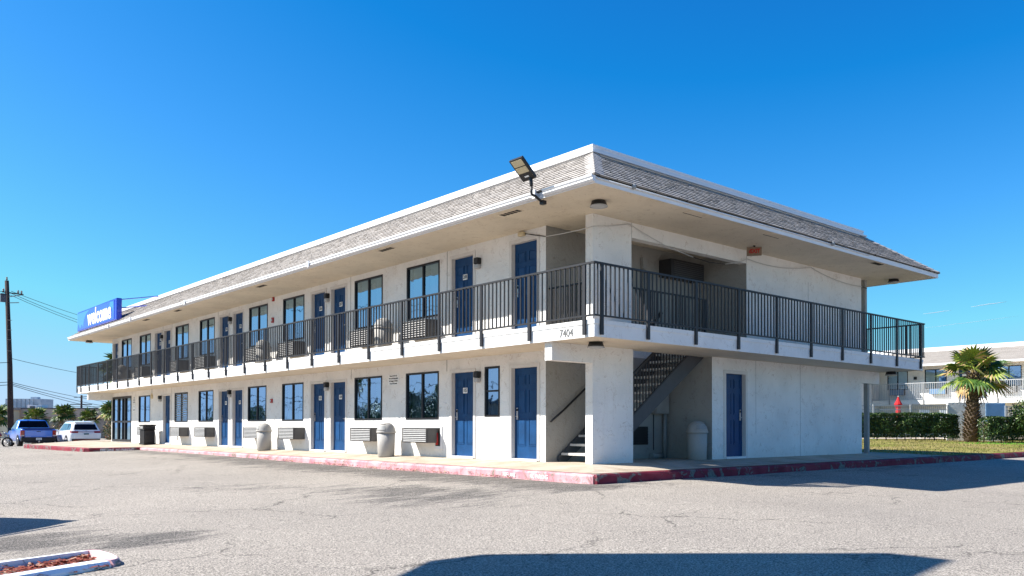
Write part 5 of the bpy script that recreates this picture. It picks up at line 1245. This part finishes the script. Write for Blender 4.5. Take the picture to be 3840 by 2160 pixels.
def wheel(parent,x,y,r=.36,w_=.24):
    s=1 if x>0 else -1
    b=MB(); b.tube([(x-s*w_,y,r),(x-s*w_*.9,y,r),(x-s*.03,y,r),(x,y,r)],[r*.92,r,r,r*.93],'tire',28); W_=b.build('wheel',parent,loc=(0,0,0))
    b=MB(); b.tube([(x+s*.002,y,r),(x+s*.012,y,r)],[r*.64,r*.62],'blackpl',24)
    for k in range(5):
        a=k*2*math.pi/5; p=Vector((x+s*.016,y,r)); q=p+Vector((0,math.cos(a),math.sin(a)))*r*.62; b.bar(p,q,.075,.02,'rim',up=(1,0,0))
    b.tube([(x+s*.010,y,r),(x+s*.026,y,r)],r*.14,'rim',12)
    ring_=[(x+s*.014,y+math.cos(t)*r*.62,r+math.sin(t)*r*.62) for t in[2*math.pi*i/24 for i in range(25)]]; b.tube(ring_,.018,'rim',6,caps=False)
    b.build('rim',W_,loc=(0,0,0)); return W_
def arch(mb,x,y,r):
    s=1 if x>0 else -1; n=16
    P=[(x+s*.004,y+math.cos(math.pi*i/n)*r,.36+math.sin(math.pi*i/n)*r) for i in range(n+1)]
    mb.face([P[0],*P[1:]] if s>0 else [P[0],*P[1:]][::-1],'blackpl')
    mb.face([(x+s*.004,y-r,.36),(x+s*.004,y+r,.36),(x+s*.004,y+r*.9,.22),(x+s*.004,y-r*.9,.22)],'blackpl')
def make_suv(loc,rz,label,group=None):
    o=empty('parked_suv',loc,rz,label=label,cat='car',group=group)
    S=[ # rows: sill, lower, mid, belt, glass top, roof edge, roof crown
     [(.80,.10,.28),(.86,.04,.45),(.90,.0,.80),(.84,.08,1.08),(.68,.40,1.52),(.62,.46,1.60),(.3,.48,1.63)],
     [(.88,.35,.24),(.945,.35,.45),(.945,.35,.82),(.90,.35,1.08),(.70,.75,1.56),(.63,.78,1.64),(.3,.80,1.68)],
     [(.90,1.0,.22),(.95,1.0,.45),(.95,1.0,.82),(.91,1.0,1.06),(.71,1.3,1.58),(.63,1.3,1.67),(.3,1.3,1.70)],
     [(.90,2.2,.22),(.95,2.2,.45),(.95,2.2,.82),(.92,2.2,1.02),(.71,2.2,1.58),(.63,2.2,1.67),(.3,2.2,1.70)],
     [(.90,3.1,.22),(.95,3.1,.45),(.95,3.1,.82),(.92,3.3,1.0),(.69,2.75,1.54),(.62,2.7,1.62),(.3,2.65,1.66)],
     [(.90,3.7,.22),(.94,3.7,.45),(.94,3.7,.82),(.90,3.75,.98),(.80,3.55,1.02),(.6,3.5,1.06),(.3,3.48,1.08)],
     [(.86,4.5,.24),(.90,4.5,.45),(.90,4.5,.74),(.84,4.5,.88),(.7,4.45,.95),(.5,4.4,.98),(.3,4.4,.99)],
     [(.72,4.74,.28),(.76,4.76,.45),(.76,4.76,.66),(.72,4.74,.78),(.6,4.7,.83),(.45,4.68,.85),(.25,4.66,.86)]]
    b=loft_car(S,'whitecar'); body=b.build('body',o,loc=(0,0,0)); merge(body); 
    def sidep(i,f,j,g,off=.008,s=1):
        A=S[i];B=S[i+1]; P=[lerp(lerp(A[j][k],B[j][k],f),lerp(A[j+1][k],B[j+1][k],f),g) for k in range(3)]
        return (s*(P[0]+off),P[1],P[2])
    for s in(-1,1):
        w_=MB()
        for i,f0,f1 in((0,.55,1),(1,0,1),(2,0,.46),(2,.5,1),(3,0,.75)):
            P=[sidep(i,f0,3,.08,s=s),sidep(i,f1,3,.08,s=s),sidep(i,f1,3,.92,s=s),sidep(i,f0,3,.92,s=s)]; w_.face(P if s>0 else P[::-1],'cglasslt')
        w_.build('side_window',o,loc=(0,0,0))
        t=MB(); t.bar((s*.66,.7,1.70),(s*.66,2.7,1.70),.03,.03,'silver'); t.build('roof_rail',o,loc=(0,0,0))
        t=MB(); t.box(s*.95-.0 if s>0 else -1.12,1.12 if s>0 else -.95,3.05,3.2,1.0,1.14,'blackpl' if 0 else 'whitecar'); t.build('mirror',o,loc=(0,0,0),bevel=.02)
    def cap(f,j,g,off=.012):
        A=S[0]; hw=lerp(A[j][0],A[j+1][0],g); y=lerp(A[j][1],A[j+1][1],g); z=lerp(A[j][2],A[j+1][2],g); return (f*hw,y-.07*(1-f*f)-off,z)
    def cappatch(mb,f0,f1,j0,g0,j1,g1,mt,off=.012,n=6):
        rows=[(j0,g0)]+([(j,0.) for j in range(j0+1,j1+1)] if j1>j0 else [])+[(j1,g1)]
        for (ja,ga),(jb,gb) in zip(rows[:-1],rows[1:]):
            if ja==jb and ga==gb: continue
            if jb>ja and gb==0.: jb,gb=ja,1.
            for i in range(n):
                a=lerp(f0,f1,i/n);c=lerp(f0,f1,(i+1)/n); mb.face([cap(a,ja,ga,off),cap(c,ja,ga,off),cap(c,jb,gb,off),cap(a,jb,gb,off)],mt,True)
    w_=MB(); cappatch(w_,-.86,.86,3,.10,3,.92,'cglass'); w_.build('rear_window',o,loc=(0,0,0))
    w_=MB(); 
    y=.40; w_.box(-.6,.6,.30,.52,1.60,1.625,'whitecar'); w_.build('spoiler',o,loc=(0,0,0),bevel=.01)
    for s in(-1,1):
        t=MB(); cappatch(t,s*.55 if s>0 else -1.0,1.0 if s>0 else -.55,2,.42,2,.85,'tail',.016)
        P=[sidep(0,0,2,.4,s=s),sidep(0,.75,2,.62,s=s),sidep(0,.75,2,.85,s=s),sidep(0,0,2,.85,s=s)]; t.face(P if s>0 else P[::-1],'tail'); t.build('tail_light',o,loc=(0,0,0))
        t=MB(); t.box(s*.63-.1,s*.63+.1,-.02,.0,.40,.45,'tail'); t.build('reflector',o,loc=(0,0,0))
    t=MB(); cappatch(t,-.55,.55,2,.62,2,.72,'tail',.014); t.build('light_bar',o,loc=(0,0,0))
    t=MB(); cappatch(t,-.98,.98,0,.0,1,.25,'blackpl',.02); cappatch(t,-.7,.7,1,.02,1,.10,'tail',.03); cappatch(t,-.75,.75,0,.1,0,.5,'silver',.03); t.build('bumper',o,loc=(0,0,0))
    t=MB(); cappatch(t,-.17,.17,2,.05,2,.34,'plateb',.022); t.build('licence_plate',o,loc=(0,0,0))
    t=MB(); cappatch(t,-.06,.06,2,.86,2,.97,'silver',.02); t.build('badge',o,loc=(0,0,0))
    t=MB(); t.face([(-.02,.62,1.69),(.02,.62,1.69),(.0,.72,1.80)],'whitecar'); t.face([(-.02,.62,1.69),(0,.9,1.69),(0,.72,1.80)],'whitecar'); t.face([(.02,.62,1.69),(0,.9,1.69),(0,.72,1.80)],'whitecar'); t.build('antenna_fin',o,loc=(0,0,0))
    w_=MB(); 
    for y in(.98,3.78):
        for s in(-1,1): arch(w_,s*.952,y,.42)
    w_.build('wheel_arch',o,loc=(0,0,0))
    t=MB(); t.box(-.92,.92,1.45,3.3,.20,.30,'blackpl'); t.build('side_skirt',o,loc=(0,0,0))
    for y in(.98,3.78):
        for x in(-.965,.965): wheel(o,x,y)
    w_=MB(); w_.face([(-.66,3.50,1.08),(.66,3.50,1.08),(.58,2.82,1.60),(-.58,2.82,1.60)],'cglass'); w_.build('windscreen',o,loc=(0,0,0))
    return o
def make_truck(loc,rz,label):
    o=empty('pickup_truck',loc,rz,label=label,cat='pickup truck')
    S=[[(.86,.10,.62),(.95,.02,.75),(.98,.0,.95),(.97,.01,1.12),(.94,.02,1.17),(.90,.03,1.18),(.3,.03,1.185)],
     [(.93,.40,.42),(.985,.40,.6),(.995,.40,.9),(.985,.40,1.12),(.96,.4,1.19),(.90,.4,1.20),(.3,.4,1.205)],
     [(.93,1.55,.36),(.985,1.55,.6),(.995,1.55,.9),(.98,1.62,1.14),(.96,1.62,1.20),(.90,1.62,1.23),(.3,1.62,1.235)],
     [(.93,1.9,.36),(.985,1.9,.6),(.99,1.9,.9),(.97,1.9,1.14),(.80,1.84,1.64),(.72,1.87,1.75),(.3,1.88,1.78)],
     [(.93,3.0,.36),(.985,3.0,.6),(.99,3.0,.9),(.96,3.0,1.12),(.77,2.9,1.68),(.68,2.9,1.78),(.3,2.9,1.80)],
     [(.93,3.7,.36),(.985,3.7,.6),(.99,3.7,.9),(.95,3.95,1.10),(.75,3.35,1.62),(.66,3.30,1.72),(.3,3.28,1.75)],
     [(.93,4.4,.36),(.98,4.4,.6),(.98,4.4,.9),(.93,4.45,1.06),(.82,4.15,1.12),(.6,4.1,1.16),(.3,4.1,1.17)],
     [(.9,5.1,.36),(.94,5.15,.6),(.94,5.15,.85),(.88,5.1,.98),(.75,5.05,1.04),(.5,5.0,1.07),(.3,5.0,1.08)],
     [(.8,5.28,.4),(.82,5.32,.6),(.82,5.32,.8),(.78,5.28,.9),(.6,5.24,.94),(.45,5.2,.96),(.3,5.2,.97)]]
    b=loft_car(S,'bluecar',.02); body=b.build('body',o,loc=(0,0,0)); merge(body)
    def sidep(i,f,j,g,off=.008,s=1):
        A=S[i];B=S[i+1]; P=[lerp(lerp(A[j][k],B[j][k],f),lerp(A[j+1][k],B[j+1][k],f),g) for k in range(3)]; return (s*(P[0]+off),P[1],P[2])
    for s in(-1,1):
        w_=MB()
        for i,f0,f1 in((3,.12,.48),(3,.52,1.),(4,0,.85)):
            P=[sidep(i,f0,3,.08,s=s),sidep(i,f1,3,.08,s=s),sidep(i,f1,3,.93,s=s),sidep(i,f0,3,.93,s=s)]; w_.face(P if s>0 else P[::-1],'cglasslt')
        w_.build('side_window',o,loc=(0,0,0))
        t=MB(); t.box(s*.96 if s>0 else -1.16,1.16 if s>0 else -.96,3.55,3.68,1.08,1.26,'blackpl'); t.build('mirror',o,loc=(0,0,0),bevel=.02)
        t=MB(); t.box(*((.78,1.003) if s>0 else(-1.003,-.78)),-.03,.16,.70,1.10,'tail'); T_=t.build('tail_light',o,loc=(0,0,0),bevel=.02); t=MB(); t.box(*((.80,.99) if s>0 else(-.99,-.80)),-.036,-.031,.72,.80,'lens'); t.build('reverse_lens',T_,loc=(0,0,0))
        t=MB(); t.box(*((.995,1.005) if s>0 else(-1.005,-.995)),3.0,3.14,.98,1.01,'silver'); t.build('door_handle',o,loc=(0,0,0))
    t=MB(); t.box(-.77,.77,-.045,-.02,.66,1.15,'bluecar'); t.box(-.77,.77,-.05,-.046,1.10,1.15,'blackpl'); t.box(-.75,-.45,-.052,-.046,.68,.70,'silver'); t.box(.45,.75,-.052,-.046,.68,.70,'silver'); t.box(-.12,.12,-.056,-.046,1.0,1.04,'blackpl'); t.build('tailgate',o,loc=(0,0,0),bevel=.008)
    t=MB(); t.box(-.90,.90,.03,1.46,1.19,1.235,'blackpl'); t.build('bed_cover',o,loc=(0,0,0),bevel=.01)
    t=MB(); t.face([(-.87,1.585,1.27),(.87,1.585,1.27),(.72,1.815,1.71),(-.72,1.815,1.71)],'cglass'); t.build('rear_window',o,loc=(0,0,0))
    t=MB(); t.box(-.98,.98,-.12,.22,.40,.655,'blackpl'); t.box(-.75,.75,-.13,.2,.30,.40,'blackpl'); B_=t.build('bumper',o,loc=(0,0,0),bevel=.03)
    t=MB(); t.box(-.16,.16,-.135,-.121,.48,.62,'plate'); P_=t.build('licence_plate',o,loc=(0,0,0)); t=MB(); t.box(-.12,.12,-.139,-.136,.52,.57,'postgrey'); t.build('plate_characters',P_,loc=(0,0,0))
    t=MB(); t.box(-.05,.05,-.2,-.12,.33,.40,'silver'); t.tube([(0,-.2,.4),(0,-.2,.46)],.025,'silver',10); t.build('tow_hitch',o,loc=(0,0,0))
    for s in(-1,1): t=MB(); t.tube([(s*.5,-.1,.30),(s*.5,.4,.30)],.045,'silver',12); t.build('exhaust',o,loc=(0,0,0))
    w_=MB()
    for y in(1.02,4.25):
        for s in(-1,1): arch(w_,s*1.0,y,.46)
    w_.build('wheel_arch',o,loc=(0,0,0)); t=MB(); t.box(-.96,.96,1.5,3.75,.30,.40,'silver'); t.build('running_board',o,loc=(0,0,0))
    t=MB(); t.face([(-.02,2.4,1.78),(.02,2.4,1.78),(0,2.5,1.90)],'bluecar'); t.face([(-.02,2.4,1.78),(0,2.7,1.78),(0,2.5,1.90)],'bluecar'); t.build('antenna_fin',o,loc=(0,0,0))
    for y in(1.02,4.25):
        for x in(-1.0,1.0): wheel(o,x,y,.38,.26)
    return o
make_truck((.03,49.05,-.61),R(-1),'blue pickup truck parked with its tailgate toward the lot, left of the white car')
make_suv((2.57,48.1,-.60),0,'white hatchback SUV parked beside the blue pickup by the lobby')
s2=make_suv((-10.85,2.55,-.56),R(123.5),'white SUV parked just outside the left of the view, casting the shadow above the island'); s2.scale=(1.15,1.15,1.15)
# motorcycle
mc=empty('motorcycle',(-2.8,50.6,-.61),R(-78),label='red motorcycle parked left of the blue pickup at the frame edge',cat='motorcycle')
b=MB(); b.tube([(-.06,0,0),(.06,0,0)],.01,'tire',4)
def ring_w(cx,cy,r): return [(cx,cy+math.cos(t)*r,r+.03+math.sin(t)*r) for t in[2*math.pi*i/20 for i in range(21)]]
for y in(0,1.45):
    b=MB(); b.tube(ring_w(0,y,.29),.055,'tire',8,caps=False); W_=b.build('wheel',mc,loc=(0,0,0)); b=MB(); b.tube(ring_w(0,y,.22),.015,'rim',6,caps=False)
    for k in range(6): a=k*math.pi/3; b.bar((0,y,.32),(0,y+math.cos(a)*.22,.32+math.sin(a)*.22),.015,.015,'rim')
    b.build('rim',W_,loc=(0,0,0))
b=MB(); b.tube([(0,.35,.62),(0,.55,.80),(0,.95,.86),(0,1.1,.75)],[.10,.16,.15,.08],'bikered',10); b.build('fuel_tank',mc,loc=(0,0,0))
b=MB(); b.tube([(0,-.35,.70),(0,-.1,.68),(0,.35,.66)],[.09,.13,.11],'blackpl',8); b.build('seat',mc,loc=(0,0,0))
b=MB(); b.box(-.14,.14,.4,.95,.22,.58,'silver'); b.tube([(.16,.8,.35),(.18,.4,.25),(.18,-.3,.3)],.045,'silver',8); b.build('engine',mc,loc=(0,0,0),bevel=.03)
b=MB(); b.tube([(0,1.45,.32),(0,1.25,.85),(0,1.18,1.0)],.03,'silver',8); b.tube([(-.36,1.0,1.05),(0,1.18,1.0),(.36,1.0,1.05)],.018,'blackpl',8); b.tube([(0,1.26,.86),(0,1.4,.88)],.09,'silver',10); b.build('fork_and_handlebar',mc,loc=(0,0,0))
b=MB(); b.tube([(0,-.35,.45),(0,-.2,.65),(0,.1,.66)],.10,'bikered',8); b.build('rear_fender',mc,loc=(0,0,0))
# unseen sign panel added outside the frame, outlined to throw the foreground shadow
PS=empty('added_shadow_sign',(-12.1,-5.2,-.55),label='unseen blue pole sign added outside the frame to cast the foreground shadow',cat='sign')
e=Vector((-.995,-.1,0)); base=Vector((-11.24,-2.16,0)); nn=Vector((-e.y,e.x,0)); zt=7.8
prof=[(0,0),(0,-3.55),(.4,-3.75),(1.28,-3.4),(4.4,-3.4),(4.4,.35),(.25,.35)]
b=MB(); F=[base+e*u+Vector((0,0,zt+v)) for u,v in prof]; Bk=[p+nn*.3 for p in F]; b.face(F,'signblue2'); b.face(Bk[::-1],'signblue2')
for i in range(len(F)): j=(i+1)%len(F); b.face([F[i],Bk[i],Bk[j],F[j]],'white')
b.build('sign_cabinet',PS)
b=MB(); pb=base+e*3.4+nn*.15; b.tube([(pb.x,pb.y,-.7),(pb.x,pb.y,3.1)],.16,'postgrey',14); b.build('pole',PS)

for i,(p,q,r_) in enumerate((((2528,1077,339),(2592,1020,351),.8),((2635,982,361),(2715,912,377),.9),((2511,1093,294),(2742,888,334),.35))):
    p=Vector(p);q=Vector(q); c_=MB(); c_.tube([p.lerp(q,t/8)+Vector((0,0,random.uniform(-.6,.6))) for t in range(9)],[r_*(.15+.85*math.sin(math.pi*(t+.3)/8.6)) for t in range(9)],'white',6); tag(c_.build('thin_cloud'),kind='stuff')
# ------------------------------------------------------------------ camera, light, sky
cam=bpy.data.cameras.new('camera'); co=bpy.data.objects.new('camera',cam); COL.objects.link(co); sc.camera=co
cxp=Vector((-12.139,-11.7154,.7419)); yaw,pit,rol,f=.8491,.0157,.0016,2112.2
d=Vector((math.cos(yaw)*math.cos(pit),math.sin(yaw)*math.cos(pit),math.sin(pit))); r=Vector((math.sin(yaw),-math.cos(yaw),0)); u=r.cross(d)
r2=r*math.cos(rol)+u*math.sin(rol); u2=u*math.cos(rol)-r*math.sin(rol)
co.matrix_world=Matrix([[r2.x,u2.x,-d.x,cxp.x],[r2.y,u2.y,-d.y,cxp.y],[r2.z,u2.z,-d.z,cxp.z],[0,0,0,1]])
cam.sensor_width=36; cam.lens=36*f/2576; cam.shift_x=-30.28/2576; cam.shift_y=316.8/2576; cam.clip_end=5000; cam.clip_start=.1
sv=Vector((-.867,.695,1.)).normalized(); el=math.asin(sv.z)
L_=bpy.data.lights.new('sun','SUN'); L_.energy=4.8; L_.angle=R(.5); L_.color=(1,.96,.90)
lo=bpy.data.objects.new('sun',L_); COL.objects.link(lo); lo.rotation_euler=sv.to_track_quat('Z','Y').to_euler()
wd=bpy.data.worlds.new('World'); sc.world=wd; wd.use_nodes=True; nt=wd.node_tree.nodes; lk=wd.node_tree.links
bg=nt['Background']; sk=nt.new('ShaderNodeTexSky'); sk.sky_type='NISHITA'; sk.sun_disc=False; sk.sun_elevation=el; sk.sun_rotation=math.atan2(sv.x,sv.y)
sk.air_density=1.0; sk.dust_density=.4; sk.ozone_density=3.0; sk.altitude=0
hs=nt.new('ShaderNodeVectorMath'); hs.operation='MULTIPLY_ADD'; hs.inputs[1].default_value=(.60,1.0,1.18); hs.inputs[2].default_value=(-.68,-.62,0)
hm=nt.new('ShaderNodeVectorMath'); hm.operation='MAXIMUM'; hm.inputs[1].default_value=(.05,.1,.1)
hn=nt.new('ShaderNodeVectorMath'); hn.operation='MINIMUM'; hn.inputs[1].default_value=(3.4,4.3,5.8)
lk.new(sk.outputs[0],hs.inputs[0]); lk.new(hs.outputs[0],hm.inputs[0]); lk.new(hm.outputs[0],hn.inputs[0]); lk.new(hn.outputs[0],bg.inputs[0]); bg.inputs[1].default_value=.077
sc.view_settings.view_transform='Standard'; sc.view_settings.look='None'; sc.view_settings.gamma=1; sc.view_settings.exposure=1.15
